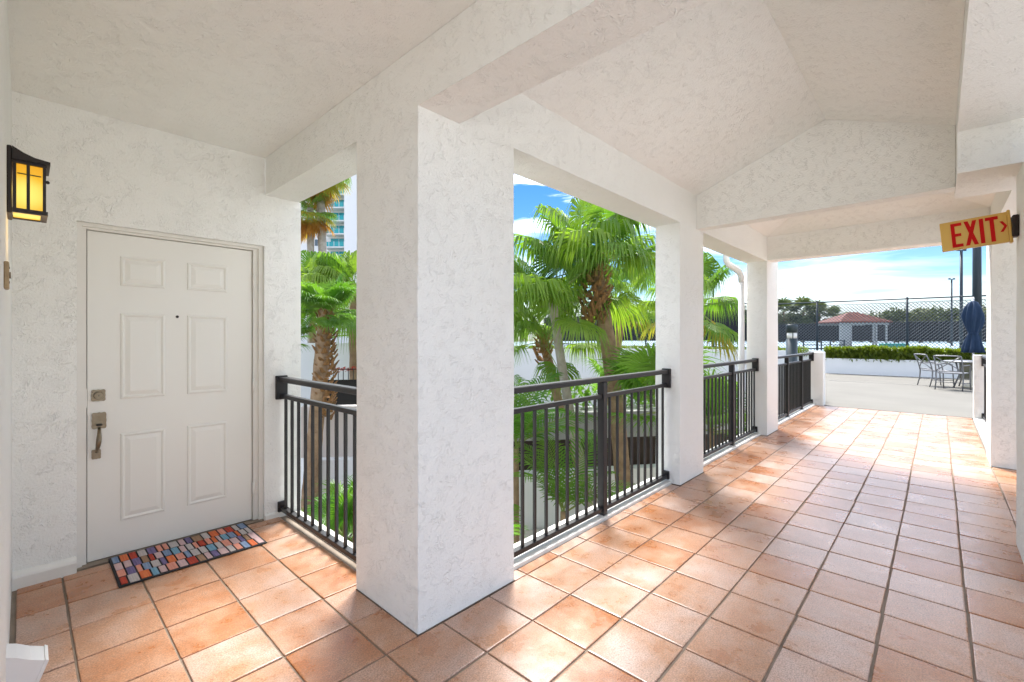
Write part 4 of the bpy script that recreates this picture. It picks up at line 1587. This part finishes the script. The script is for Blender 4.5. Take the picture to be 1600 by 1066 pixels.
# left garden: low wall, black fence with red flowers, path, light-bouncing pavement, gravel
m = Mesh()
m.prism([(3.9, 9.6), (5.6, 8.2), (5.75, 8.4), (4.05, 9.8)], 'z', -1.1, -0.05)
solo('low_garden_wall', m, mat('pale_pink_wall', (0.66, 0.60, 0.56), 0.8, var=(2, 0.6, (0.6, 0.54, 0.5))), 'pale pinkish low garden wall behind the stout palm', 'wall')
m = Mesh()
m.prism([(3.9, 9.3), (5.5, 7.95), (5.6, 8.2), (3.9, 9.6)], 'z', -2.25, -1.1)
solo('retaining_wall', m, M['wallpaint'], 'white retaining wall under the pinkish garden wall', 'wall')
bf = thing('black_fence', (5.3, 10.4, -1.1), 'black metal garden fence below red flowers', 'fence')
q = Mesh()
q.box(4.75, 5.95, 10.30, 10.34, -1.1, 0.35)
fdir = Matrix.Translation((5.3, 10.3, 0)) @ Matrix.Rotation(R(-40), 4, 'Z') @ Matrix.Translation((-5.3, -10.3, 0))
q = Mesh()
q.box(4.7, 6.3, 10.28, 10.30, -1.1, 0.38, mtx=fdir)
part('fence_panel', q, M['dark'], bf)
for k in range(14):
    q = Mesh()
    q.box(4.72 + .115 * k, 4.735 + .115 * k, 10.25, 10.27, 0.36, 0.62, mtx=fdir)
    part('picket', q, M['iron'], bf)
q = Mesh()
q.box(4.7, 6.3, 10.245, 10.275, 0.621, 0.645, mtx=fdir)
part('top_rail', q, M['iron'], bf)
q = Mesh()
leaf_mass('red_flowers', [(4.9, 5.7, 10.2, 10.8, 0.56, 0.66)], 160, 0.06, M['red'], 8)
m = Mesh()
m.prism([(1.6, 3.9), (4.8, 3.6), (4.2, 8.0), (2.0, 7.4)], 'z', -2.25, -1.98)
solo('gravel_bed', m, M['gravel'], kind='structure')
m = Mesh()
m.prism([(4.9, 2.06), (11.0, 2.06), (10.2, 2.8), (4.0, 7.2), (3.2, 6.0)], 'z', -2.25, -2.17)
solo('bounce_pavement', m, M['paleground'], kind='structure')  # pale slab added to reflect light onto the lower planter wall
r = random.Random(4)
q = Mesh()
for k in range(26):
    a = r.uniform(0, 6.28)
    L = r.uniform(.15, .5)
    c = Vector((r.uniform(3.1, 4.4), r.uniform(7.0, 8.3), -1.93 + r.uniform(0, .2)))
    d = Vector((math.cos(a), math.sin(a), r.uniform(-.15, .4)))
    q.tube([c - d * L, c + d * L], [0.05, 0.035], 6)
solo('garden_debris', q, M['boot'], kind='stuff')
m = Mesh()
m.prism([(1.2, 6.5), (5.2, 8.0), (4.4, 9.4), (1.2, 11.5)], 'z', -2.25, -2.05)
solo('garden_path', m, M['paleground'], kind='structure')

# ------------------------------------------------------------------ white tower far off
tw = thing('apartment_tower', (46.0, 102.0, -2.2), 'tall white apartment tower with teal glass balconies', 'building', rz=R(43.07 - 90))
# local: x to the right across the view, y away
q = Mesh()
q.box(-16, 9.5, 3.5, 18, 0, 48)
lpart('wall', q, M['bldg'], tw)
q = Mesh()
q.box(4.9, 7.7, 0.6, 3.49, 0, 48)
lpart('stair_bay', q, M['bldg'], tw)
for fl_ in range(4, 15):
    z = fl_ * 3.02
    q = Mesh()
    q.box(0.1, 4.85, 0.9, 3.49, z, z + 0.28)
    bal = lpart('balcony', q, M['white'], tw)
    q = Mesh()
    q.box(0.15, 4.8, 0.92, 0.98, z + 0.30, z + 1.35)
    lpart('glass_rail', q, M['tealglass'], bal)
    for k in range(5):
        q = Mesh()
        q.box(0.12 + k * 1.15, 0.2 + k * 1.15, 0.86, 0.915, z + 0.281, z + 1.42)
        lpart('rail_post', q, M['white'], bal)
    q = Mesh()
    q.box(0.7, 4.6, 3.40, 3.48, z + 0.30, z + 2.6)
    dr = lpart('sliding_window', q, M['tealglass'], tw)
    for xx in (0.66, 2.6, 4.56):
        q = Mesh()
        q.box(xx, xx + 0.09, 3.33, 3.395, z + 0.30, z + 2.6)
        lpart('frame', q, M['white'], dr)
    for (a0, a1) in ((-3.0, -1.35), (-9.8, -8.2), (-13.8, -12.2)):
        q = Mesh()
        q.box(a0, a1, 3.42, 3.495, z + 0.95, z + 2.4)
        wn = lpart('window', q, M['darkglass'], tw)
        q = Mesh()
        q.box((a0 + a1) / 2 - 0.09, (a0 + a1) / 2 + 0.09, 3.36, 3.419, z + 0.9, z + 2.45)
        lpart('mullion', q, M['white'], wn)

# ------------------------------------------------------------------ hedge and planter bed
bx_ = []
pp = [(22.2, -8), (21.95, -1.3), (21.82, 0.27), (21.72, 2.0), (21.75, 3.3)]
for i in range(len(pp) - 1):
    a, b = pp[i], pp[i + 1]
    n = max(1, int(math.hypot(b[0] - a[0], b[1] - a[1]) / 0.5))
    for k in range(n):
        t = (k + .5) / n
        x, y = a[0] + (b[0] - a[0]) * t, a[1] + (b[1] - a[1]) * t
        bx_.append((x - 0.28, x + 0.45, y - 0.32, y + 0.32, 0.52, 1.0 + random.uniform(-.05, .06)))
hd = leaf_mass('hedge', bx_, 26000, 0.16, M['hedge'], 9, 'clipped green hedge growing along the patio planter wall', 'thing', 'hedge', elev=(0.2, 1.45), wid=0.16)
m = Mesh()
m.prism([(21.8, -9), (21.62, 3.2), (22.1, 3.4), (22.3, -9)], 'z', 0.0, 0.56)
solo('planter_soil', m, M['ground'], kind='structure')
bx_ = []
gw = [(21.35, 3.9), (21.4, 6.0), (21.3, 7.6), (20.8, 9.6), (18.1, 12.7), (13.6, 16.7)]
for i in range(len(gw) - 1):
    a, b = gw[i], gw[i + 1]
    n = max(1, int(math.hypot(b[0] - a[0], b[1] - a[1]) / 0.5))
    for k in range(n):
        t = (k + .5) / n
        x, y = a[0] + (b[0] - a[0]) * t, a[1] + (b[1] - a[1]) * t
        bx_.append((x - 0.1, x + 0.6, y - 0.32, y + 0.32, 0.6, 0.98 + random.uniform(-.05, .05)))
leaf_mass('ground_cover', bx_, 9000, 0.12, M['hedge'], 10)


# ------------------------------------------------------------------ court fence
def fence_run(p0, p1, zb, zt, post_s, label, screen=None, pitch=0.126, mesh_r=0.009, grp='tall dark fences of the tennis court', mesh_on=True):
    L = math.hypot(p1[0] - p0[0], p1[1] - p0[1])
    rz = math.atan2(p1[1] - p0[1], p1[0] - p0[0])
    root = thing('court_fence', (p0[0], p0[1], zb), label, 'fence', grp, rz)
    H_ = zt - zb
    for s in post_s:
        q = Mesh()
        q.tube([(s, 0, -0.05), (s, 0, H_)], 0.042, 10)
        q.lathe([(0.046, 0), (0.046, .03), (0.02, .05)], (s, 0, H_ + .001), 10)
        lpart('post', q, M['pole'], root, True)
    for z in (H_ - 0.02, 0.28):
        q = Mesh()
        q.tube([(0, 0.0, z), (L, 0.0, z)], 0.03, 6)
        lpart('rail', q, M['pole'], root, True)
    if mesh_on:
        q = Mesh()
        z0, z1 = 0.05, H_ - 0.16
        hh = z1 - z0
        n = int((L + hh) / pitch)
        for sgn in (1, -1):
            for k in range(n):
                c = k * pitch - (hh if sgn > 0 else 0)
                xa, xb = (c, c + hh) if sgn > 0 else (c, c - hh)
                za, zb_ = z0, z1
                # clip to 0..L
                def cl(xa, za, xb, zb2):
                    if (xa < 0 and xb < 0) or (xa > L and xb > L):
                        return None
                    t0, t1 = 0.0, 1.0
                    for lim, s2 in ((0, 1), (L, -1)):
                        da, db_ = (xa - lim) * s2, (xb - lim) * s2
                        if da < 0 and db_ < 0:
                            return None
                        if da < 0:
                            t0 = max(t0, da / (da - db_))
                        elif db_ < 0:
                            t1 = min(t1, da / (da - db_))
                    if t1 <= t0:
                        return None
                    return (xa + (xb - xa) * t0, za + (zb2 - za) * t0, xa + (xb - xa) * t1, za + (zb2 - za) * t1)
                w4 = cl(xa, za, xb, zb_)
                if w4:
                    q.tube([(w4[0], 0.03 + 0.003 * sgn, w4[1]), (w4[2], 0.03 + 0.003 * sgn, w4[3])], mesh_r, 3, caps=False)
        q.tube([(0, 0.03, z1), (L, 0.03, z1)], 0.008, 4)
        lpart('chain_link_mesh', q, M['wire'], root, kind='stuff', fix=False)
    if screen:
        for (s0, s1, z0, z1) in screen:
            q = Mesh()
            n = max(2, int((s1 - s0) / 0.4))
            for k in range(n + 1):
                s = s0 + (s1 - s0) * k / n
                sag = 0.03 * math.sin(k * 1.9)
                q.v += [(s, 0.05 + 0.02 * math.sin(k * 2.3), z0 - zb), (s, 0.05, z1 - zb + sag), (s, 0.056 + 0.02 * math.sin(k * 2.3), z0 - zb), (s, 0.056, z1 - zb + sag)]
            for k in range(n):
                b = 4 * k
                q.f += [(b, b + 4, b + 5, b + 1), (b + 2, b + 3, b + 7, b + 6), (b + 1, b + 5, b + 7, b + 3)]
            q.m = [0] * len(q.f)
            lpart('windscreen_cloth', q, M['screen'], root, fix=False)
    return root


fence_run((24.9, -9.0), (23.72, 5.7), 0.62, 2.96, [1.4, 4.5, 7.55, 9.95, 12.95, 14.75], 'tall chain link fence behind the patio hedge')
fence_run((23.7, 5.75), (24.6, 20.0), 0.62, 3.05, [0.02, 3.2, 6.4, 9.6, 12.8], 'windscreen covered court fence behind the palms', [(0.0, 14.2, 1.25, 2.75)], pitch=0.12)
fence_run((88, 30), (92, -40), 0.62, 3.8, [0.1 + 6 * k for k in range(12)], 'far court fence with dark windscreen before the trees', [(0.0, 70.0, 0.95, 3.7)], mesh_on=False)


# ------------------------------------------------------------------ poles
def light_pole(x, y, zb, zt, r0, label, head=True):
    root = thing('light_pole', (x, y, zb), label, 'light pole', 'dark court light poles')
    q = Mesh()
    q.tube([(x, y, zb), (x, y, zt)], [r0, r0 * 0.75], 12)
    part('pole', q, M['pole'], root, True)
    q = Mesh()
    q.lathe([(r0 * 1.8, 0), (r0 * 1.8, 0.05), (r0 * 1.2, 0.08)], (x, y, zb), 12)
    part('base_plate', q, M['pole'], root)
    if head:
        q = Mesh()
        ax = Vector((0.683, -0.7305, 0))
        c = Vector((x, y, zt + 0.02))
        q.tube([tuple(c - ax * 0.3), tuple(c + ax * 0.3)], 0.03, 6)
        part('cross_arm', q, M['pole'], root)
        for s in (-0.2, 0.2):
            q = Mesh()
            p = c + ax * s
            q.bbox(p.x - 0.16, p.x + 0.16, p.y - 0.09, p.y + 0.09, zt + 0.05, zt + 0.12, 0.02)
            part('lamp_head', q, M['pole'], root)


light_pole(23.2, -1.0, 0.5, 7.2, 0.135, 'thickest dark pole right behind the closed navy umbrella')
light_pole(39.3, -1.02, 0.62, 6.72, 0.09, 'dark twin headed light pole showing under the exit sign')
light_pole(58.3, -0.88, 0.62, 6.74, 0.08, 'thin distant twin headed light pole beyond the chain link fence')
light_pole(39.2, 13.7, 0.62, 6.7, 0.10, 'dark twin headed light pole seen beside the downspout')

# ------------------------------------------------------------------ court things
gz = thing('gazebo', (52.0, 5.8, 0.62), 'white gazebo with red tiled hip roof on the court', 'gazebo', rz=R(43.07 - 90))
q = Mesh()
e, a = 2.3, 0.0
ez, rz_ = 2.2, 3.1
q.v = [(-e, -1.7, ez), (e, -1.7, ez), (e, 1.7, ez), (-e, 1.7, ez), (-0.35, 0, rz_), (0.35, 0, rz_), (-e, -1.7, ez - .09), (e, -1.7, ez - .09), (e, 1.7, ez - .09), (-e, 1.7, ez - .09)]
q.f = [(0, 1, 5, 4), (1, 2, 5), (2, 3, 4, 5), (3, 0, 4), (0, 6, 7, 1), (1, 7, 8, 2), (2, 8, 9, 3), (3, 9, 6, 0), (6, 9, 8, 7)]
q.m = [0] * 9
rf = lpart('roof', q, M['roof'], gz)
for k in range(16):
    q = Mesh()
    x = -2.15 + k * 0.285
    t = max(0.0, min(1.0, (e - abs(x)) / (e - 0.35)))
    q.tube([(x, -1.7, ez + .02), (x, -1.7 + 1.7 * t, ez + .02 + (rz_ - ez) * t)], 0.05, 5)
    lpart('tile_ridge', q, M['roof'], rf)
q = Mesh()
q.box(-2.15, 2.15, -1.5, -1.3, 1.93, 2.10)
q.box(-2.15, 2.15, 1.3, 1.5, 1.93, 2.10)
lpart('fascia', q, M['bldg2'], gz)
q = Mesh()
q.box(-2.1, -1.25, -1.45, -1.25, 0, 1.929)
lpart('lattice_wall', q, M['bldg2'], gz)
for x in (-1.15, 0.85, 1.1, 2.0):
    q = Mesh()
    q.box(x - .06, x + .06, -1.44, -1.32, 0, 1.929)
    lpart('column', q, M['bldg2'], gz)

bn = thing('court_bench', (36.4, 2.0, 0.62), 'teal covered bench beyond the hedge', 'bench', rz=R(43.07 - 90))
q = Mesh()
q.bbox(-0.75, 0.75, -0.25, 0.25, 0.10, 0.42, 0.02)
lpart('cover', q, M['teal'], bn)
for x in (-0.6, 0.6):
    q = Mesh()
    q.box(x - .04, x + .04, -.2, .2, 0, 0.099)
    lpart('leg', q, M['pole'], bn)

nb = thing('court_gate', (33.5, 5.1, 0.62), 'small dark framed court gate with rails left of the teal bench', 'gate', rz=R(43.07 - 90))
nb['label'] = 'small dark railed barrier on the court before the gazebo'
nb['category'] = 'barrier'
for x in (-1.3, -0.2, 0.35, 1.2):
    q = Mesh()
    q.box(x - .03, x + .03, -.03, .03, 0, 0.62)
    lpart('post', q, M['pole'], nb)
for z in (0.3, 0.56):
    q = Mesh()
    q.box(-1.3, 1.2, -.02, .02, z, z + 0.05)
    lpart('rail', q, M['pole'], nb)


# ------------------------------------------------------------------ bollard light
bo = thing('bollard_light', (13.45, 2.75, -2.2), 'dark green cylindrical bollard light behind the railing end', 'bollard light')
q = Mesh()
q.tube([(13.45, 2.75, -2.2), (13.45, 2.75, 1.36)], 0.128, 20)
part('body', q, M['bollard'], bo, True)
q = Mesh()
q.lathe([(0.118, 0), (0.118, 0.15)], (13.45, 2.75, 1.3605), 20)
part('lens', q, M['lens'], bo, True)
q = Mesh()
q.lathe([(0.02, 0), (0.085, 0.06), (0.02, 0.13)], (13.45, 2.75, 1.365), 12)
part('reflector', q, M['alu'], bo, True)
for k in range(4):
    a = k * math.pi / 2 + .4
    q = Mesh()
    x, y = 13.45 + 0.122 * math.cos(a), 2.75 + 0.122 * math.sin(a)
    q.box(x - .008, x + .008, y - .008, y + .008, 1.361, 1.51)
    part('strut', q, M['bollard'], bo)
q = Mesh()
q.lathe([(0.13, 0), (0.13, 0.19), (0.12, 0.205)], (13.45, 2.75, 1.511), 20)
part('cap', q, M['bollard'], bo, True)

# ------------------------------------------------------------------ patio furniture
TXc, TYc = 17.92, -0.70
tb = thing('patio_table', (TXc, TYc, -0.004), 'round grey metal patio table under the closed navy umbrella', 'table')
q = Mesh()
q.lathe([(0.58, 0.0), (0.61, 0.012), (0.61, 0.03), (0.59, 0.04)], (TXc, TYc, 0.70), 32)
part('table_top', q, M['alu'], tb)
for k in range(4):
    a = k * math.pi / 2 + 0.6
    c, s = math.cos(a), math.sin(a)
    q = Mesh()
    q.tube([(TXc + .42 * c, TYc + .42 * s, 0.699), (TXc + .34 * c, TYc + .34 * s, .35), (TXc + .48 * c, TYc + .48 * s, 0.0)], 0.02, 8)
    part('leg', q, M['alu'], tb, True)

ub = thing('patio_umbrella', (TXc, TYc, 0), 'closed navy blue umbrella standing through the patio table', 'umbrella')
UX, UY = TXc, TYc
q = Mesh()
q.lathe([(0.24, 0.0), (0.24, 0.07), (0.10, 0.1), (0.075, 0.12), (0.075, 0.45), (0.05, 0.47)], (UX, UY, 0.0), 20)
part('base', q, mat('cream_base', (0.62, 0.58, 0.46), 0.6), ub, True)
q = Mesh()
q.tube([(UX, UY, 0.471), (UX, UY, 2.44)], 0.022, 10)
part('pole', q, M['white'], ub, True)


def fold(t, i):
    k = (0.1, 0.2, 0.32, 0.34, 0.32, 0.26, 0.16, 0.34, 0.45, 0.5)[min(i, 9)]
    return 1 + k * 0.55 * math.sin(8 * t + 0.4 * i) + 0.10 * math.sin(3 * t + 1.3 * i)


q = Mesh()
prof = [(0.03, 1.43), (0.10, 1.385), (0.165, 1.24), (0.215, 1.02), (0.20, 0.86), (0.165, 0.70), (0.105, 0.53), (0.15, 0.36), (0.20, 0.13), (0.215, 0.0)]
q.lathe([(r_ * 0.92, z) for r_, z in reversed(prof)], (UX, UY, 0.97), 64, wob=lambda t, i: fold(t, 9 - i))
part('canopy', q, M['navy'], ub, True)
q = Mesh()
q.lathe([(0.108, 0), (0.112, 0.02), (0.108, 0.04)], (UX, UY, 1.48), 24)
part('tie_strap', q, M['navy'], ub, True)
q = Mesh()
q.lathe([(0.012, 0), (0.028, 0.02), (0.02, 0.05), (0.005, 0.07)], (UX, UY, 2.4405), 10)
part('finial', q, M['white'], ub, True)


def make_chair():
    root = thing('patio_chair', (0, 0, 0), 'grey metal cross backed patio chair', 'chair', 'grey cross backed chairs round the patio table')
    W, Dp = 0.27, 0.25          # local: x to the side, +y the way the sitter faces
    r = 0.015
    for sx in (-1, 1):
        q = Mesh()
        q.tube([(sx * W, -Dp - .06, 0), (sx * W, -Dp, .25), (sx * W, -Dp + .01, .44), (sx * W, -Dp - .04, .66), (sx * W, -Dp - .14, .90)], [r, r, r * 1.15, r, r], 8)
        lpart('leg', q, M['alu'], root, True)
        q = Mesh()
        q.tube([(sx * W, Dp + .02, 0), (sx * W, Dp, .25), (sx * W, Dp - .01, .44), (sx * (W + .02), Dp - .04, .63), (sx * (W + .02), Dp - .14, .665), (sx * (W + .01), -Dp + .0, .655)], r, 8)
        lpart('arm_leg', q, M['alu'], root, True)
        q = Mesh()
        q.tube([(sx * W, -Dp + .0, .19), (sx * W, Dp, .19)], .009, 6)
        lpart('stretcher', q, M['alu'], root, True)
    q = Mesh()
    q.tube([(-W, 0, .19), (W, 0, .19)], .009, 6)
    lpart('stretcher', q, M['alu'], root, True)
    q = Mesh()
    n = 8
    top = [(-W + 2 * W * k / n, -Dp - .14 - .03 * math.sin(math.pi * k / n), .90 + .012 * math.sin(math.pi * k / n)) for k in range(n + 1)]
    q.tube(top, .019, 8)
    lpart('top_rail', q, M['alu'], root, True)
    q = Mesh()
    q.tube([(-W, -Dp - .0, .50), (W, -Dp - .0, .50)], .014, 8)
    lpart('lower_rail', q, M['alu'], root, True)
    for sx in (-1, 1):
        q = Mesh()
        q.tube([(sx * W, -Dp - .01, .51), (sx * W * .5, -Dp - .06, .61), (0, -Dp - .095, .70), (-sx * W * .5, -Dp - .13, .80), (-sx * W, -Dp - .135, .89)], .012, 6)
        lpart('cross_brace', q, M['alu'], root, True)
    q = Mesh()
    q.bbox(-W + .016, W - .016, -Dp + .02, Dp - .0, .435, .465, .012)
    lpart('seat', q, M['sling'], root)
    return root


ch = make_chair()
spots = [((16.9, -0.28), -107, 'grey cross backed chair with its back to the walkway'),
         ((17.86, 0.05), -150, 'grey cross backed chair turned sideways beside the white planter wall'),
         ((18.75, -1.25), 55, 'grey cross backed chair on the planter side of the table, behind the umbrella base')]
for i, ((x, y), a, lb) in enumerate(spots):
    o = ch if i == 0 else copy_tree(ch)
    o.location = (x, y, -0.004)
    o.rotation_euler = (0, 0, R(a))
    o['label'] = lb


# ------------------------------------------------------------------ trees beyond the court
def leafy_tree(x, y, zb, h, w_, n, seed, label, group):
    r = random.Random(seed)
    root = thing('broadleaf_tree', (x, y, zb), label, 'tree', group)
    q = Mesh()
    q.tube([(x, y, zb), (x + r.uniform(-.2, .2), y, zb + h * .3), (x, y, zb + h * .6)], [0.28, 0.22, 0.12], 8)
    for k in range(4):
        a = r.uniform(0, 6.28)
        q.tube([(x, y, zb + h * .3), (x + math.cos(a) * w_ * .5, y + math.sin(a) * w_ * .5, zb + h * .7)], [0.14, 0.05], 6)
    part('trunk', q, M['trunk'], root)
    q = Mesh()
    lobes = [(Vector((x + r.uniform(-1, 1) * w_ * .75, y + r.uniform(-1, 1) * w_ * .75, zb + h * r.uniform(.3, .86))), r.uniform(.3, .55) * w_) for _ in range(11)]
    for _ in range(n):
        c, rad = r.choice(lobes)
        d = Vector((r.gauss(0, 1), r.gauss(0, 1), r.gauss(0, .8)))
        d.normalize()
        p = c + d * rad * r.random() ** 0.4
        a = Vector((r.gauss(0, 1), r.gauss(0, 1), r.gauss(0, 1))).normalized()
        b = a.cross(d + Vector((.01, .02, .03))).normalized()
        L = r.uniform(.18, .42)
        q.quad([p - a * L, p - b * L * .5, p + a * L, p + b * L * .5])
    o = (x, y, zb)
    link('crown', q.mesh('crown', M['tree'], o, fix=False), root, (0, 0, 0))
    return root


GT = 'trees beyond the far court fence'
r = random.Random(12)
# positions along the far side, angle measured from the corridor axis
ORD = ('first', 'second', 'third', 'fourth', 'fifth')
for i, (ang, dist, h, w_, lb) in enumerate(((-2.6, 98, 5.5, 3.6, 'dark broad tree behind the far fence, right behind the closed umbrella'),
                                            (-0.7, 97, 5.3, 3.4, 'dark broad tree beyond the far fence, first counted from the umbrella to the gazebo'),
                                            (1.2, 97, 5.5, 3.4, 'dark broad tree beyond the far fence, second counted from the umbrella to the gazebo'),
                                            (3.0, 98, 5.3, 3.4, 'dark broad tree beyond the far fence, third counted from the umbrella to the gazebo'),
                                            (4.8, 99, 4.7, 3.4, 'dark broad tree beyond the far fence, lowest, touching the gazebo roof'),
                                            (10.6, 96, 5.3, 3.0, 'dark broad tree between the distant palms beside the gazebo'),
                                            (12.6, 95, 5.2, 3.2, 'dark broad tree beyond the far fence, over the bollard light'),
                                            (16.9, 96, 5.4, 3.6, 'dark broad tree close to the downspout pipe'),
                                            (19.6, 95, 6.0, 3.8, 'dark broad tree next to the light pole by the second pillar'))):
    x, y = dist * math.cos(R(ang)), dist * math.sin(R(ang))
    leafy_tree(x, y, 0.5, h * r.uniform(.97, 1.05), w_, 3200, 200 + i, lb, GT)
FARF = [fan_mesh('frond', 300 + k, p, Lf=0.9, pet=0.9, nseg=14, droop=0.4, steps=3, mats=[M['tree'], M['petiole']]) for k, p in enumerate((60, 25, -10))]
FARB = {60: [FARF[0]], 25: [FARF[1]], -10: [FARF[2]]}
for i, (ang, dist, zt, sc, lb) in enumerate(((7.9, 94.5, 5.0, 1.3, 'small distant palm touching the gazebo roof edge'), (9.1, 95, 5.7, 1.6, 'distant palm just beside the first court fence post'),
                                             (10.5, 96, 6.0, 1.9, 'full crowned distant palm behind the bollard light'), (12.3, 95, 6.1, 1.9, 'distant palm nearest the downspout pillar, over the chain link fence'),
                                             (17.4, 95, 6.3, 1.9, 'distant palm beside the downspout pipe'), (19.0, 95, 6.2, 1.9, 'distant palm beside the light pole near the second pillar'))):
    x, y = dist * math.cos(R(ang)), dist * math.sin(R(ang))
    root = thing('distant_palm', (x, y, 0.5), lb, 'palm tree', 'distant palms above the far fence')
    part('trunk', trunk_mesh((x, y, 0.5), (x, y, zt), 0.2, 0.16, n=6, seg=6, seed=i), M['trunk'], root)
    crown(root, (x, y, zt), 15, [(1.0, FARB, [60, 25, 25, -10], 'frond')], sc, 400 + i)
# far low mass of woodland filling the skyline
bx_ = []
for k in range(60):
    ang = -14 + k * 0.85
    x, y = 125 * math.cos(R(ang)), 125 * math.sin(R(ang))
    bx_.append((x - 1.5, x + 1.5, y - 1.6, y + 1.6, 0.3, 4.6 + r.uniform(-.5, .8)))
leaf_mass('far_woodland', bx_, 42000, 0.95, M['tree'], 77)
